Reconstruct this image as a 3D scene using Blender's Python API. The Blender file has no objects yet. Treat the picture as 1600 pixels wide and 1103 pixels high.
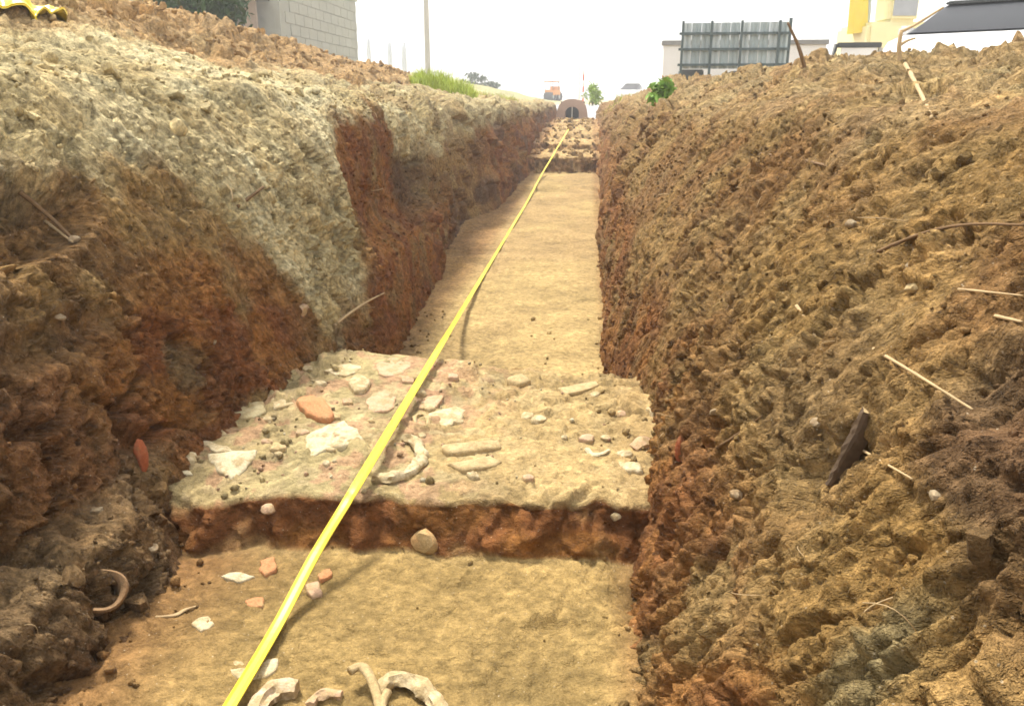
import bpy, bmesh, math, random
import numpy as np
from mathutils import Vector, Matrix
from mathutils.bvhtree import BVHTree
random.seed(7); RNG=np.random.default_rng(7)
SC=bpy.context.scene; COL=SC.collection
# ------------------------------------------------------------------ camera
CAM_Z=1.46
PITCH=math.atan(396/1256.0); YAW=math.atan(120*math.cos(PITCH)/1256.0)
cam=bpy.data.cameras.new('camera'); cam_o=bpy.data.objects.new('camera',cam); COL.objects.link(cam_o)
cam.sensor_width=36; cam.lens=36*1256/1600; cam.clip_start=.02; cam.clip_end=3000
cam_o.location=(0,0,CAM_Z); cam_o.rotation_euler=(math.pi/2-PITCH,0,YAW)
SC.camera=cam_o
# ------------------------------------------------------------------ sky, sun, exposure
SUN_EL=math.radians(57); SUN_AZ=math.radians(-38)      # azimuth from +y towards +x
W=bpy.data.worlds.new('World'); SC.world=W; W.use_nodes=True
nt=W.node_tree; nt.nodes.clear()
sky=nt.nodes.new('ShaderNodeTexSky'); sky.sky_type='NISHITA'; sky.sun_disc=False
sky.sun_elevation=SUN_EL; sky.sun_rotation=SUN_AZ; sky.dust_density=4; sky.air_density=1.0
hs=nt.nodes.new('ShaderNodeMix'); hs.data_type='RGBA'; hs.inputs[0].default_value=.82; hs.inputs[7].default_value=(7.4,7.3,7.1,1)   # thin bright overcast over the blue
bg=nt.nodes.new('ShaderNodeBackground'); bg.inputs['Strength'].default_value=.05
wo=nt.nodes.new('ShaderNodeOutputWorld')
nt.links.new(sky.outputs[0],hs.inputs[6]); nt.links.new(hs.outputs[2],bg.inputs[0]); nt.links.new(bg.outputs[0],wo.inputs[0])
sl=bpy.data.lights.new('sun','SUN'); sl.energy=1.5; sl.angle=math.radians(11); sl.color=(1,.93,.80)
so=bpy.data.objects.new('sun',sl); COL.objects.link(so)
sd=Vector((math.sin(SUN_AZ)*math.cos(SUN_EL),math.cos(SUN_AZ)*math.cos(SUN_EL),math.sin(SUN_EL)))
so.rotation_euler=sd.to_track_quat('Z','Y').to_euler(); so.location=(0,0,30)
SC.view_settings.view_transform='Standard'; SC.view_settings.look='None'; SC.view_settings.gamma=1
SC.view_settings.use_curve_mapping=False; SC.view_settings.exposure=2.3
SC.cycles.use_adaptive_sampling=True; SC.cycles.adaptive_threshold=.03; SC.cycles.filter_width=1.7; SC.cycles.max_bounces=4; SC.cycles.diffuse_bounces=2; SC.cycles.volume_bounces=0
def ray(px,py):
    """direction of the photograph's pixel (1600x1103) in the world"""
    u=(px-800)/1256.0; v=-(py-551.5)/1256.0
    f=np.array([-math.sin(YAW)*math.cos(PITCH),math.cos(YAW)*math.cos(PITCH),-math.sin(PITCH)])
    r=np.array([math.cos(YAW),math.sin(YAW),0.0]); up=np.cross(r,f)
    return f+u*r+v*up
def flat(px,py,z):
    d=ray(px,py); t=(z-CAM_Z)/d[2]; return np.array([d[0]*t,d[1]*t,z])
def far(px,py,y):
    d=ray(px,py); t=y/d[1]; return np.array([d[0]*t,y,CAM_Z+d[2]*t])
# cross-sections: y, then (x, z relative to the eye)
LEFT=[
(-3.0,[(-.98,-1.40),(-1.07,-1.24),(-1.17,-1.07),(-1.29,-1.03),(-1.38,-.70),(-1.60,-.30),(-1.95,0.0),(-2.5,.20),(-3.1,.33),(-4.5,.80),(-6.5,.20),(-10,-.18)]),
( 1.7,[(-.98,-1.40),(-1.07,-1.24),(-1.17,-1.07),(-1.29,-1.03),(-1.38,-.70),(-1.60,-.30),(-1.95,0.0),(-2.5,.20),(-3.1,.33),(-4.5,.88),(-6.5,.20),(-10,-.18)]),
( 2.1,[(-1.18,-1.30),(-1.26,-1.12),(-1.29,-1.06),(-1.32,-.95),(-1.41,-.66),(-1.58,-.28),(-1.90,.02),(-2.4,.20),(-3.1,.34),(-4.5,.92),(-6.5,.20),(-10,-.18)]),
( 3.0,[(-1.12,-1.40),(-1.20,-1.14),(-1.23,-1.06),(-1.27,-.95),(-1.37,-.66),(-1.55,-.28),(-1.85,.02),(-2.3,.20),(-3.0,.35),(-4.4,.98),(-6.5,.20),(-10,-.18)]),
( 3.5,[(-1.02,-1.60),(-1.06,-1.36),(-1.11,-1.15),(-1.15,-.96),(-1.24,-.66),(-1.40,-.25),(-1.72,.05),(-2.2,.20),(-3.0,.36),(-4.4,1.0),(-6.5,.20),(-10,-.18)]),
( 4.2,[(-1.08,-1.60),(-1.10,-1.40),(-1.13,-1.18),(-1.18,-.96),(-1.27,-.62),(-1.38,-.20),(-1.62,.05),(-2.1,.20),(-3.0,.38),(-4.4,1.03),(-6.5,.20),(-10,-.18)]),
( 4.8,[(-1.10,-1.60),(-1.13,-1.42),(-1.15,-1.18),(-1.19,-.93),(-1.40,-.72),(-1.46,-.16),(-1.62,.02),(-2.1,.16),(-3.0,.38),(-4.4,1.05),(-6.5,.20),(-10,-.18)]),
( 7.0,[(-1.20,-1.60),(-1.23,-1.42),(-1.26,-1.18),(-1.30,-.95),(-1.46,-.75),(-1.56,-.18),(-1.72,0.0),(-2.2,.10),(-3.0,.32),(-4.4,.95),(-6.5,.20),(-10,-.18)]),
( 7.8,[(-1.36,-1.60),(-1.40,-1.42),(-1.42,-1.18),(-1.45,-.96),(-1.50,-.62),(-1.58,-.20),(-1.80,-.03),(-2.3,.06),(-3.0,.26),(-4.4,.86),(-6.5,.20),(-10,-.18)]),
( 9.8,[(-1.44,-1.60),(-1.48,-1.42),(-1.51,-1.18),(-1.54,-.96),(-1.58,-.60),(-1.66,-.20),(-1.86,-.03),(-2.3,.06),(-3.0,.22),(-4.4,.78),(-6.5,.20),(-10,-.18)]),
(11.6,[(-1.20,-1.60),(-1.24,-1.42),(-1.28,-1.18),(-1.34,-.96),(-1.42,-.60),(-1.52,-.20),(-1.74,-.04),(-2.2,.04),(-3.0,.20),(-4.4,.74),(-6.5,.15),(-10,-.18)]),
(16.0,[(-1.08,-1.60),(-1.12,-1.42),(-1.17,-1.18),(-1.24,-.96),(-1.33,-.60),(-1.45,-.20),(-1.65,-.05),(-2.2,.02),(-3.0,.14),(-4.4,.66),(-6.5,.10),(-10,-.18)]),
(22.0,[(-1.08,-1.60),(-1.12,-1.42),(-1.17,-1.18),(-1.22,-.96),(-1.30,-.60),(-1.40,-.22),(-1.60,-.08),(-2.2,-.04),(-3.0,.05),(-4.4,.30),(-6.5,.0),(-10,-.18)]),
(34.0,[(-1.05,-1.60),(-1.10,-1.42),(-1.14,-1.18),(-1.18,-.96),(-1.26,-.60),(-1.36,-.24),(-1.60,-.14),(-2.2,-.12),(-3.0,-.1),(-4.4,-.05),(-6.5,-.12),(-10,-.18)]),
]
RIGHT=[
(-3.0,[(.10,-1.40),(.17,-1.24),(.24,-1.00),(.35,-.70),(.58,-.36),(.88,-.08),(1.25,.02),(1.8,.09),(2.5,.12),(4.0,.0),(7.0,-.18)]),
( 1.5,[(.08,-1.40),(.16,-1.24),(.25,-1.00),(.37,-.70),(.60,-.36),(.90,-.08),(1.30,.03),(1.9,.10),(2.6,.13),(4.0,.0),(7.0,-.18)]),
( 2.6,[(.14,-1.40),(.21,-1.16),(.27,-.95),(.36,-.70),(.58,-.36),(.86,-.06),(1.25,.06),(1.8,.13),(2.5,.15),(4.0,.0),(7.0,-.18)]),
( 4.2,[(.09,-1.60),(.14,-1.42),(.20,-1.10),(.32,-.70),(.55,-.36),(.82,-.05),(1.20,.11),(1.7,.20),(2.3,.18),(4.0,.0),(7.0,-.18)]),
( 6.5,[(.09,-1.60),(.15,-1.42),(.22,-1.10),(.33,-.70),(.52,-.36),(.80,-.03),(1.20,.15),(1.7,.24),(2.3,.2),(4.0,.0),(7.0,-.18)]),
(14.0,[(.18,-1.60),(.22,-1.42),(.28,-1.10),(.38,-.70),(.55,-.36),(.78,-.06),(1.15,.16),(1.7,.29),(2.3,.24),(4.0,.0),(7.0,-.18)]),
(20.0,[(.18,-1.60),(.22,-1.42),(.28,-1.10),(.36,-.70),(.48,-.38),(.66,-.16),(1.0,.02),(1.6,.12),(2.3,.12),(4.0,.0),(7.0,-.18)]),
(34.0,[(.18,-1.60),(.22,-1.42),(.26,-1.10),(.33,-.70),(.42,-.38),(.56,-.2),(.9,-.14),(1.6,-.12),(2.3,-.12),(4.0,-.14),(7.0,-.18)]),
]
# trench floor seen from the side: (y, z)
FLOOR=[(-3.0,.21),(1.0,.21),(1.98,.225),(2.05,.345),(2.08,.362),(3.22,.355),(3.34,.30),(3.42,.005),(13.7,.0),(13.9,.06),(14.6,.05),(16.6,.04),(16.72,.35),(18.9,.36),(19.0,.5),(20.8,.52),(20.95,.64),(25,.68),(25.1,.74),(31.5,.78)]
def profile(tab,y,t):
    """points of the cross-section; y (n,), t (m,) in 0..K-1 -> (n,m,2)"""
    ys=np.array([k[0] for k in tab]); P=np.array([k[1] for k in tab])
    i=np.clip(np.searchsorted(ys,y)-1,0,len(ys)-2)
    w=np.clip((y-ys[i])/(ys[i+1]-ys[i]),0,1); w=w*w*(3-2*w)
    C=P[i]*(1-w)[:,None,None]+P[i+1]*w[:,None,None]          # n,K,2
    K=C.shape[1]; j=np.clip(np.floor(t).astype(int),0,K-2); u=(t-j)[None,:,None]
    jm=np.clip(j-1,0,K-1); jp=np.clip(j+2,0,K-1)
    p0,p1,p2,p3=C[:,jm],C[:,j],C[:,j+1],C[:,jp]
    cr=.5*((2*p1)+(-p0+p2)*u+(2*p0-5*p1+4*p2-p3)*u**2+(-p0+3*p1-3*p2+p3)*u**3)
    return .65*cr+.35*(p1*(1-u)+p2*u)
# ------------------------------------------------------------------ noise
def _h(ix,iy,s):
    h=(ix.astype(np.int64)*374761393+iy.astype(np.int64)*668265263+s*1274126177)&0xffffffff
    h=((h^(h>>13))*1274126177)&0xffffffff; h=((h^(h>>16))*2246822519)&0xffffffff
    return ((h^(h>>15))&0xffffff)/float(0xffffff)
def noise(x,y,s=0):
    ix=np.floor(x); iy=np.floor(y); fx=x-ix; fy=y-iy
    u=fx*fx*fx*(fx*(fx*6-15)+10); v=fy*fy*fy*(fy*(fy*6-15)+10)
    a=_h(ix,iy,s); b=_h(ix+1,iy,s); c=_h(ix,iy+1,s); d=_h(ix+1,iy+1,s)
    return (a*(1-u)+b*u)*(1-v)+(c*(1-u)+d*u)*v
def fbm(x,y,s=0,o=4):
    t=0; a=1; n=0
    for k in range(o):
        t=t+a*noise(x,y,s+17*k); n+=a; a*=.5
        x,y=1.6*x-1.2*y+3.1,1.2*x+1.6*y-7.7
    return t/n
def cells(x,y,s=0):
    ix=np.floor(x); iy=np.floor(y)
    F1=np.full(x.shape,9.); F2=F1.copy(); DX=np.zeros(x.shape); DY=DX.copy(); I=DX.copy(); J=DX.copy()
    for i in (-1,0,1):
        for j in (-1,0,1):
            cx=ix+i; cy=iy+j
            dx=x-cx-_h(cx,cy,s); dy=y-cy-_h(cx,cy,s+91); d=dx*dx+dy*dy
            n=d<F1; F2=np.where(n,F1,np.minimum(F2,d)); F1=np.where(n,d,F1)
            DX=np.where(n,dx,DX); DY=np.where(n,dy,DY); I=np.where(n,cx,I); J=np.where(n,cy,J)
    return np.sqrt(F1),np.sqrt(F2),DX,DY,I,J
def sstep(a,b,x):
    t=np.clip((x-a)/(b-a),0,1); return t*t*(3-2*t)
def facets(x,y,s=0):
    """broken-soil relief: every crumb a tilted, slightly domed face; also a random number for every crumb"""
    wx=x+.35*(noise(x*1.7,y*1.7,s+5)-.5); wy=y+.35*(noise(x*1.7+9,y*1.7,s+6)-.5)
    F1,F2,DX,DY,I,J=cells(wx,wy,s); r=_h(I,J,s+33)
    h=(r-.5)*.9+((_h(I,J,s+44)-.5)*DX+(_h(I,J,s+55)-.5)*DY)*2.2-.25*F1*F1
    e=sstep(0,.16,F2-F1)
    return h*e-.35*(1-e),r
def lerp(a,b,w):
    w=np.asarray(w)[...,None]; return a*(1-w)+b*w
def c3(*v): return np.array(v,float)
# ------------------------------------------------------------------ materials
def mat(name): 
    m=bpy.data.materials.new(name); m.use_nodes=True; n=m.node_tree; b=n.nodes['Principled BSDF']; return m,n,b
def nd(n,t,**k):
    x=n.nodes.new(t)
    for a,v in k.items():
        if a in x.inputs.keys(): x.inputs[a].default_value=v
        else: setattr(x,a,v)
    return x
def simple(name,col,rough=.85,var=.18,scale=30,bump=.3,bd=.004,metal=0,spec=.3,scale2=None):
    m,n,b=mat(name); L=n.links.new
    tc=nd(n,'ShaderNodeNewGeometry')
    a=nd(n,'ShaderNodeTexNoise',Scale=scale,Detail=6,Roughness=.65); L(tc.outputs['Position'],a.inputs['Vector'])
    a2=nd(n,'ShaderNodeTexNoise',Scale=(scale2 or scale*.17),Detail=3); L(tc.outputs['Position'],a2.inputs['Vector'])
    ad=nd(n,'ShaderNodeMath',operation='ADD'); L(a.outputs[0],ad.inputs[0]); L(a2.outputs[0],ad.inputs[1])
    mr=nd(n,'ShaderNodeMapRange'); L(ad.outputs[0],mr.inputs[0]); mr.inputs[1].default_value=.6; mr.inputs[2].default_value=1.4
    mr.inputs[3].default_value=1-var; mr.inputs[4].default_value=1+var
    mx=nd(n,'ShaderNodeVectorMath',operation='SCALE'); mx.inputs[0].default_value=col; L(mr.outputs[0],mx.inputs['Scale'])
    L(mx.outputs[0],b.inputs['Base Color'])
    b.inputs['Roughness'].default_value=rough; b.inputs['Metallic'].default_value=metal; b.inputs['Specular IOR Level'].default_value=spec
    if bump:
        bp=nd(n,'ShaderNodeBump',Strength=bump,Distance=bd); L(a.outputs[0],bp.inputs['Height']); L(bp.outputs[0],b.inputs['Normal'])
    return m
def soil_mat(name='soil',k=1.0):
    m,n,b=mat(name); L=n.links.new
    at=nd(n,'ShaderNodeAttribute',attribute_name='soil'); g=nd(n,'ShaderNodeNewGeometry')
    a=nd(n,'ShaderNodeTexNoise',Scale=42,Detail=4,Roughness=.7); L(g.outputs['Position'],a.inputs['Vector'])
    c=nd(n,'ShaderNodeTexNoise',Scale=210,Detail=2,Roughness=.7); L(g.outputs['Position'],c.inputs['Vector'])
    mr=nd(n,'ShaderNodeMapRange'); L(a.outputs[0],mr.inputs[0]); mr.inputs[1].default_value=.34; mr.inputs[2].default_value=.66; mr.inputs[3].default_value=1-.42*k; mr.inputs[4].default_value=1+.32*k
    m2=nd(n,'ShaderNodeMapRange'); L(c.outputs[0],m2.inputs[0]); m2.inputs[1].default_value=.3; m2.inputs[2].default_value=.7; m2.inputs[3].default_value=.8; m2.inputs[4].default_value=1.2
    mu=nd(n,'ShaderNodeMath',operation='MULTIPLY'); L(mr.outputs[0],mu.inputs[0]); L(m2.outputs[0],mu.inputs[1])
    vs=nd(n,'ShaderNodeVectorMath',operation='SCALE'); L(at.outputs['Color'],vs.inputs[0]); L(mu.outputs[0],vs.inputs['Scale'])
    # little pale grit
    v=nd(n,'ShaderNodeTexVoronoi',Scale=75); L(g.outputs['Position'],v.inputs['Vector'])
    gs=nd(n,'ShaderNodeMapRange'); L(v.outputs['Distance'],gs.inputs[0]); gs.inputs[1].default_value=.16; gs.inputs[2].default_value=.10; gs.inputs[3].default_value=0; gs.inputs[4].default_value=.55
    sp=nd(n,'ShaderNodeSeparateColor'); L(v.outputs['Color'],sp.inputs[0])
    gt=nd(n,'ShaderNodeMath',operation='GREATER_THAN'); L(sp.outputs[0],gt.inputs[0]); gt.inputs[1].default_value=.8
    gm=nd(n,'ShaderNodeMath',operation='MULTIPLY'); L(gs.outputs[0],gm.inputs[0]); L(gt.outputs[0],gm.inputs[1])
    mx=nd(n,'ShaderNodeMix',data_type='RGBA'); L(gm.outputs[0],mx.inputs[0]); L(vs.outputs[0],mx.inputs[6]); mx.inputs[7].default_value=(.5,.42,.3,1)
    L(mx.outputs[2],b.inputs['Base Color'])
    b.inputs['Roughness'].default_value=.95; b.inputs['Specular IOR Level'].default_value=.12
    fl=nd(n,'ShaderNodeAttribute',attribute_name='flow'); w=nd(n,'ShaderNodeTexNoise',Scale=60,Detail=4,Roughness=.65,Distortion=.6); L(fl.outputs['Vector'],w.inputs['Vector'])
    m3=nd(n,'ShaderNodeMapRange'); L(w.outputs[0],m3.inputs[0]); m3.inputs[1].default_value=.32; m3.inputs[2].default_value=.68; m3.inputs[3].default_value=1-.38*k; m3.inputs[4].default_value=1+.36*k
    v3=nd(n,'ShaderNodeVectorMath',operation='SCALE'); L(mx.outputs[2],v3.inputs[0]); L(m3.outputs[0],v3.inputs['Scale']); L(v3.outputs[0],b.inputs['Base Color'])
    b0=nd(n,'ShaderNodeBump',Strength=.9*k,Distance=.03); L(w.outputs[0],b0.inputs['Height'])
    b1=nd(n,'ShaderNodeBump',Strength=.8*k,Distance=.016); L(a.outputs[0],b1.inputs['Height']); L(b0.outputs[0],b1.inputs['Normal'])
    b2=nd(n,'ShaderNodeBump',Strength=.7*min(1,k*1.3),Distance=.006); L(c.outputs[0],b2.inputs['Height']); L(b1.outputs[0],b2.inputs['Normal'])
    L(b2.outputs[0],b.inputs['Normal'])
    return m
SOIL=soil_mat(); SOILF=soil_mat('compacted_soil',.65)
# ------------------------------------------------------------------ mesh helpers
def raw(name,V,F,m=None,parent=None,smooth=True,color=None,kind=None,flow=None):
    V=np.asarray(V,np.float32); me=bpy.data.meshes.new(name)
    if isinstance(F,np.ndarray):
        k=F.shape[1]; me.vertices.add(len(V)); me.vertices.foreach_set('co',V.ravel())
        me.loops.add(F.size); me.loops.foreach_set('vertex_index',F.ravel().astype(np.int32))
        me.polygons.add(len(F)); me.polygons.foreach_set('loop_start',np.arange(0,F.size,k,dtype=np.int32))
        me.polygons.foreach_set('loop_total',np.full(len(F),k,np.int32)); me.update(calc_edges=True)
    else: me.from_pydata([tuple(map(float,v)) for v in V],[],F); me.update()
    if smooth: me.polygons.foreach_set('use_smooth',np.ones(len(me.polygons),bool))
    if color is not None:
        a=me.color_attributes.new('soil','FLOAT_COLOR','POINT')
        c=np.ones((len(V),4),np.float32); c[:,:3]=np.clip(color,.004,.9); a.data.foreach_set('color',c.ravel())
    if flow is not None:
        a=me.attributes.new('flow','FLOAT_VECTOR','POINT'); a.data.foreach_set('vector',np.ascontiguousarray(flow,dtype=np.float32).ravel())
    if m: me.materials.append(m)
    o=bpy.data.objects.new(name,me); COL.objects.link(o)
    if parent: o.parent=parent
    if kind: o['kind']=kind
    return o
def tag(o,label,cat,group=None):
    o['label']=label; o['category']=cat
    if group: o['group']=group
    return o
def empty(name,loc=(0,0,0),rz=0):
    o=bpy.data.objects.new(name,None); COL.objects.link(o); o.location=loc; o.rotation_euler=(0,0,rz); o.empty_display_size=.1; return o
def gridfaces(n,m,flip=False):
    i=np.arange(n-1)[:,None]*m+np.arange(m-1)[None,:]; i=i.ravel()
    q=np.stack([i,i+1,i+m+1,i+m],1)
    return q[:,::-1].copy() if flip else q
def normals(P):
    a=np.gradient(P,axis=0); b=np.gradient(P,axis=1); n=np.cross(b,a); return n/np.maximum(np.linalg.norm(n,axis=2,keepdims=True),1e-9)
def rows(y0,y1,k,near=.8):
    ys=[y0]
    while ys[-1]<y1:
        y=ys[-1]; ys.append(y+(.03 if y<near else k*math.hypot(y,1.1)))
    return np.array(ys)
# ------------------------------------------------------------------ the two banks of the trench
PALE=c3(.60,.505,.29); PALE2=c3(.48,.385,.20); TAN=c3(.38,.27,.14); BROWN=c3(.215,.122,.049); RED=c3(.205,.082,.03); REDO=c3(.28,.125,.038); DARK=c3(.095,.053,.03); OCHRE=c3(.25,.155,.055); HEAP=c3(.43,.28,.13); OLIVE=c3(.285,.182,.072)
def blob(y,z,cy,cz,ry,rz,soft=.35):
    d=np.sqrt(((y-cy)/ry)**2+((z-cz)/rz)**2); return 1-sstep(1-soft,1+soft,d)
BANKS={}
def bank(name,tab,segs,side,k):
    t=np.concatenate([np.linspace(i,i+1,n,endpoint=False) for i,n in enumerate(segs)]+[[len(segs)]])
    y=rows(-3.0,34,k); C=profile(tab,y,t); n,m=C.shape[:2]
    P=np.empty((n,m,3)); P[...,0]=C[...,0]; P[...,1]=y[:,None]; P[...,2]=C[...,1]+CAM_Z
    s=np.concatenate([np.zeros((n,1)),np.cumsum(np.hypot(np.diff(C[...,0],axis=1),np.diff(C[...,1],axis=1)),axis=1)],1)
    Y=np.broadcast_to(y[:,None],s.shape).copy(); Z=C[...,1]; X=C[...,0]
    dy=np.gradient(y)[:,None]*np.ones_like(s)
    N=normals(P); 
    if side=='R': N=-N
    if N[n//2,m//2,2]<0: N=-N
    sd=11 if side=='L' else 57
    def fade(l): return np.clip(l/(2.2*dy),0,1)
    T=t[None,:]*np.ones_like(s)
    big=fbm(s*1.3,Y*1.1,sd,3)-.5; mid=fbm(s*3.2,Y*4.2,sd+1,3)-.5
    f1,r1=facets(s*5.2,Y*8.5,sd+2); f2,r2=facets(s*11,Y*22,sd+3); f3,r3=facets(s*26,Y*50,sd+4)
    rg=sstep(.44,.66,fbm(s*1.8+4,Y*2.3,sd+6,4))
    holes=sstep(.60,.80,fbm(s*6,Y*10,sd+7,3))
    crk=cells(s*2.6+.4*noise(s*8,Y*8,3),Y*3.4+.4*noise(s*8,Y*8,4),sd+8); crack=1-sstep(.02,.11,crk[1]-crk[0])
    scr=fbm(s*1.3,(Y+.3*s)*30,sd+9,3)-.5
    wv=.25*(fbm(s*2,Y*2,sd+12,2)-.5); st=1-np.abs(2*fbm(s*3.4+wv,(Y+wv+.35*s)*15,sd+13,3)-1)*2.2    # ragged ridges running down the slope
    cav=sstep(.61,.70,fbm(s*15,(Y+.3*s)*33,sd+14,3)); stf=fbm(s*9,(Y+.35*s)*60,sd+16,3)-.5; ch=fbm(s*22,(Y+.2*s)*34,sd+17,3)-.5
    c=np.empty(P.shape)
    if side=='L':
        # limit between the pale dry crust and the cut earth, as a height for every y
        zb=np.interp(y,[-3,1.6,2.2,2.7,3.0,3.25,3.45,4.1,4.5,4.8,6.0,6.3,7.2,8.5,11,16,34],[-.1,-.14,-.16,-.20,-.34,-.6,-1.06,-1.02,-.4,-.10,-.08,-.35,-.55,-.5,-.38,-.32,-.3])[:,None]
        zb=zb+.22*(fbm(s*2.5,Y*3,sd+20,3)-.5)+.10*(noise(s*14,Y*14,sd+21)-.5)
        pale=sstep(-.07,.09,Z-zb)
        heap=sstep(7.6,8.25,T+1.0*(fbm(s*2,Y*2,sd+22,3)-.5))
        red=np.clip(blob(Y,Z,2.75,-.88,.60,.36)+.5*blob(Y,Z,1.9,-.85,.6,.18)+blob(Y,Z,5.4,-.55,.95,.55,.15)+blob(Y,Z,5.6,-1.15,1.8,.4,.25)+sstep(10,12.5,Y)*(1-sstep(-.5,-.3,Z))+.8*blob(Y,Z,7.3,-1.25,1.6,.32),0,1)*sstep(.2,.45,fbm(s*4,Y*4,sd+23,3))
        dk=sstep(2.3,1.7,Y+.5*(noise(s*3,Y*3,8)-.5))*sstep(-.30,-.55,Z)*.85
        dk=np.clip(dk+.8*blob(Y,Z,6.9,-.55,.7,.25)+.6*blob(Y,Z,2.35,-.85,.3,.25),0,1)
        c[:]=lerp(OLIVE,BROWN,sstep(.4,.6,fbm(s*3,Y*3,sd+24,3)))
        c=lerp(c,DARK,dk*.8)
        c=lerp(c,lerp(RED,REDO,sstep(.42,.6,fbm(s*5,Y*5,sd+25,3))),red)
        fv=sstep(6,8,Y)*sstep(.46,.60,fbm(s*2.6,Y*.9,sd+29,4)); c=lerp(c,DARK*1.3,.75*fv)
        pc=lerp(PALE,PALE2,sstep(.35,.62,fbm(s*2,Y*2.4,sd+26,3))); pc=lerp(pc,PALE2*.8,sstep(5,12,Y)*.7)
        c=lerp(c,pc,pale*(1-.45*sstep(6,8,Y)*sstep(.45,.6,fbm(s*3.5,Y*1.2,sd+30,3)))); c=lerp(c,HEAP,heap)
        c=lerp(c,TAN,.25*blob(Y,Z,1.4,-1.04,1.0,.035,.4))
        smooth=np.clip(blob(Y,Z,2.62,-.43,.34,.2)+blob(Y,Z,5.3,-.6,.8,.5,.2)+blob(Y,Z,1.3,-1.04,1.0,.03)+.5*blob(Y,Z,4.6,-1.2,1.2,.3),0,1)
        rough=(.22+.78*rg)*(1-.8*smooth)+.30*heap
        rec=-.15*blob(Y,Z,2.12,-.30,.30,.115,.2)-.07*blob(Y,Z,6.8,-.6,.6,.35,.3)-.05*blob(Y,Z,1.95,-.62,.25,.05,.5)
        ck=1.3*crack*np.clip(sstep(2.5,2.2,Y)+.25,0,1)*sstep(-.2,-.4,Z)
    else:
        red=(1-sstep(-.98,-.68,Z+.3*(fbm(s*2.5,Y*3,sd+20,3)-.5)-.03*np.clip(Y-3,0,6)))*sstep(.25,.5,fbm(s*4,Y*4,sd+23,3))
        up=sstep(-.2,.02,Z+.2*(fbm(s*2,Y*2,sd+27,3)-.5))
        c[:]=lerp(OLIVE*.95,BROWN,sstep(.38,.6,fbm(s*2.2,Y*3,sd+24,3)))
        c=lerp(c,lerp(RED,REDO,sstep(.4,.62,fbm(s*5,Y*5,sd+25,3))),red*.75)
        c=lerp(c,lerp(PALE2,TAN,sstep(.35,.65,fbm(s*3,Y*3,sd+28,3))),up*.42)
        oc=np.clip(blob(Y,Z,1.02,-.62,.22,.16)+.8*blob(Y,Z,2.1,-.47,.35,.12)+.7*blob(Y,Z,1.75,-.12,.3,.10)+.6*blob(Y,Z,.95,-.8,.3,.12),0,1)
        c=lerp(c,OCHRE,oc); c=lerp(c,c3(.20,.155,.075),blob(Y,Z,.93,-.72,.06,.12,.4)*.9)
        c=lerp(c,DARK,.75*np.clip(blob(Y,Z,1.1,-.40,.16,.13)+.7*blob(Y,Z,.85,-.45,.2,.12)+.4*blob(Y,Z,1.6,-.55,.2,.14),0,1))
        smooth=np.clip(blob(Y,Z,1.02,-.60,.16,.13)+blob(Y,Z,2.15,-.47,.3,.11)+blob(Y,Z,1.75,-.13,.2,.07)+.6*blob(Y,Z,1.25,-.53,.07,.2)+blob(Y,Z,.93,-.72,.1,.14),0,1)
        rough=(.28+.72*rg)*(1-.8*smooth); heap=sstep(5,6,T); dk=0
        rec=-.05*blob(Y,Z,1.36,-.62,.07,.10,.4)-.05*blob(Y,Z,1.55,.0,.2,.03,.4)-.05*blob(Y,Z,1.15,-.38,.12,.05,.4)-.03*blob(Y,Z,2.6,-.82,.08,.14,.5)
        ck=.2*crack
    # crumbs differ a little in colour
    tone=1+.20*(r1-.5)*rough+.16*(r2-.5)*rough+.10*(r3-.5)+.5*(fbm(s*6,(Y+.35*s)*22,sd+41,4)-.5)
    c=c*tone[...,None]
    hue=(noise(s*9,Y*9,sd+40)-.5)[...,None]*np.array([.10,0,-.14]); c=c*(1+hue)
    foot=sstep(.0,.35,s)*.7+.3
    calm=1-.45*sstep(3.4,2.9,Y)*sstep(-.15,-.35,Z) if side=='L' else 1-.35*sstep(.1,-.1,Z)
    d=.16*big*foot*calm+.05*mid*foot*calm+calm*rough*(.022*f1*fade(.11)+.021*f2*fade(.05)+.015*f3*fade(.023))+(.030+.022*sstep(-.35,-.6,Z))*stf*fade(.03)*(.5+.5*rough)+.018*ch*fade(.03)+.005*f3
    d+=-.03*holes*rough*fade(.1)+.018*st*(.35+.65*rough)*fade(.07)*(1-.6*sstep(4.5,5.5,T) if side=='R' else 1)+.11*facets(s*3.0,Y*2.3,sd+18)[0]*sstep(5.2,7.5,Y)*foot*sstep(.12,.3,s)-.040*cav*(.5+rough)*fade(.05)+.10*(fbm(s*2.4,Y*1.1,sd+15,3)-.5)*sstep(4,9,Y)*foot+rec-.06*ck*fade(.06)+.034*scr*(.4+smooth)*fade(.03)+heap*.05*f1*(1 if side=='R' else .6)
    d*=np.where(Z>-.3,1.0,.85)
    P2=P+N*d[...,None]
    o=raw(name,P2.reshape(-1,3),gridfaces(n,m,side=='R'),SOIL,color=c.reshape(-1,3),kind='structure',flow=np.stack([s*.30,Y+.35*s,Z*.25],2).reshape(-1,3))
    BANKS[side]=dict(P=P2,N=N,c=c,y=y,t=t,s=s)
    return o
bank('bank_left',LEFT,[16,26,20,58,72,66,66,50,95,26,8],'L',.005)
bank('bank_right',RIGHT,[20,42,60,80,76,62,62,52,26,8],'R',.005)
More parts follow.
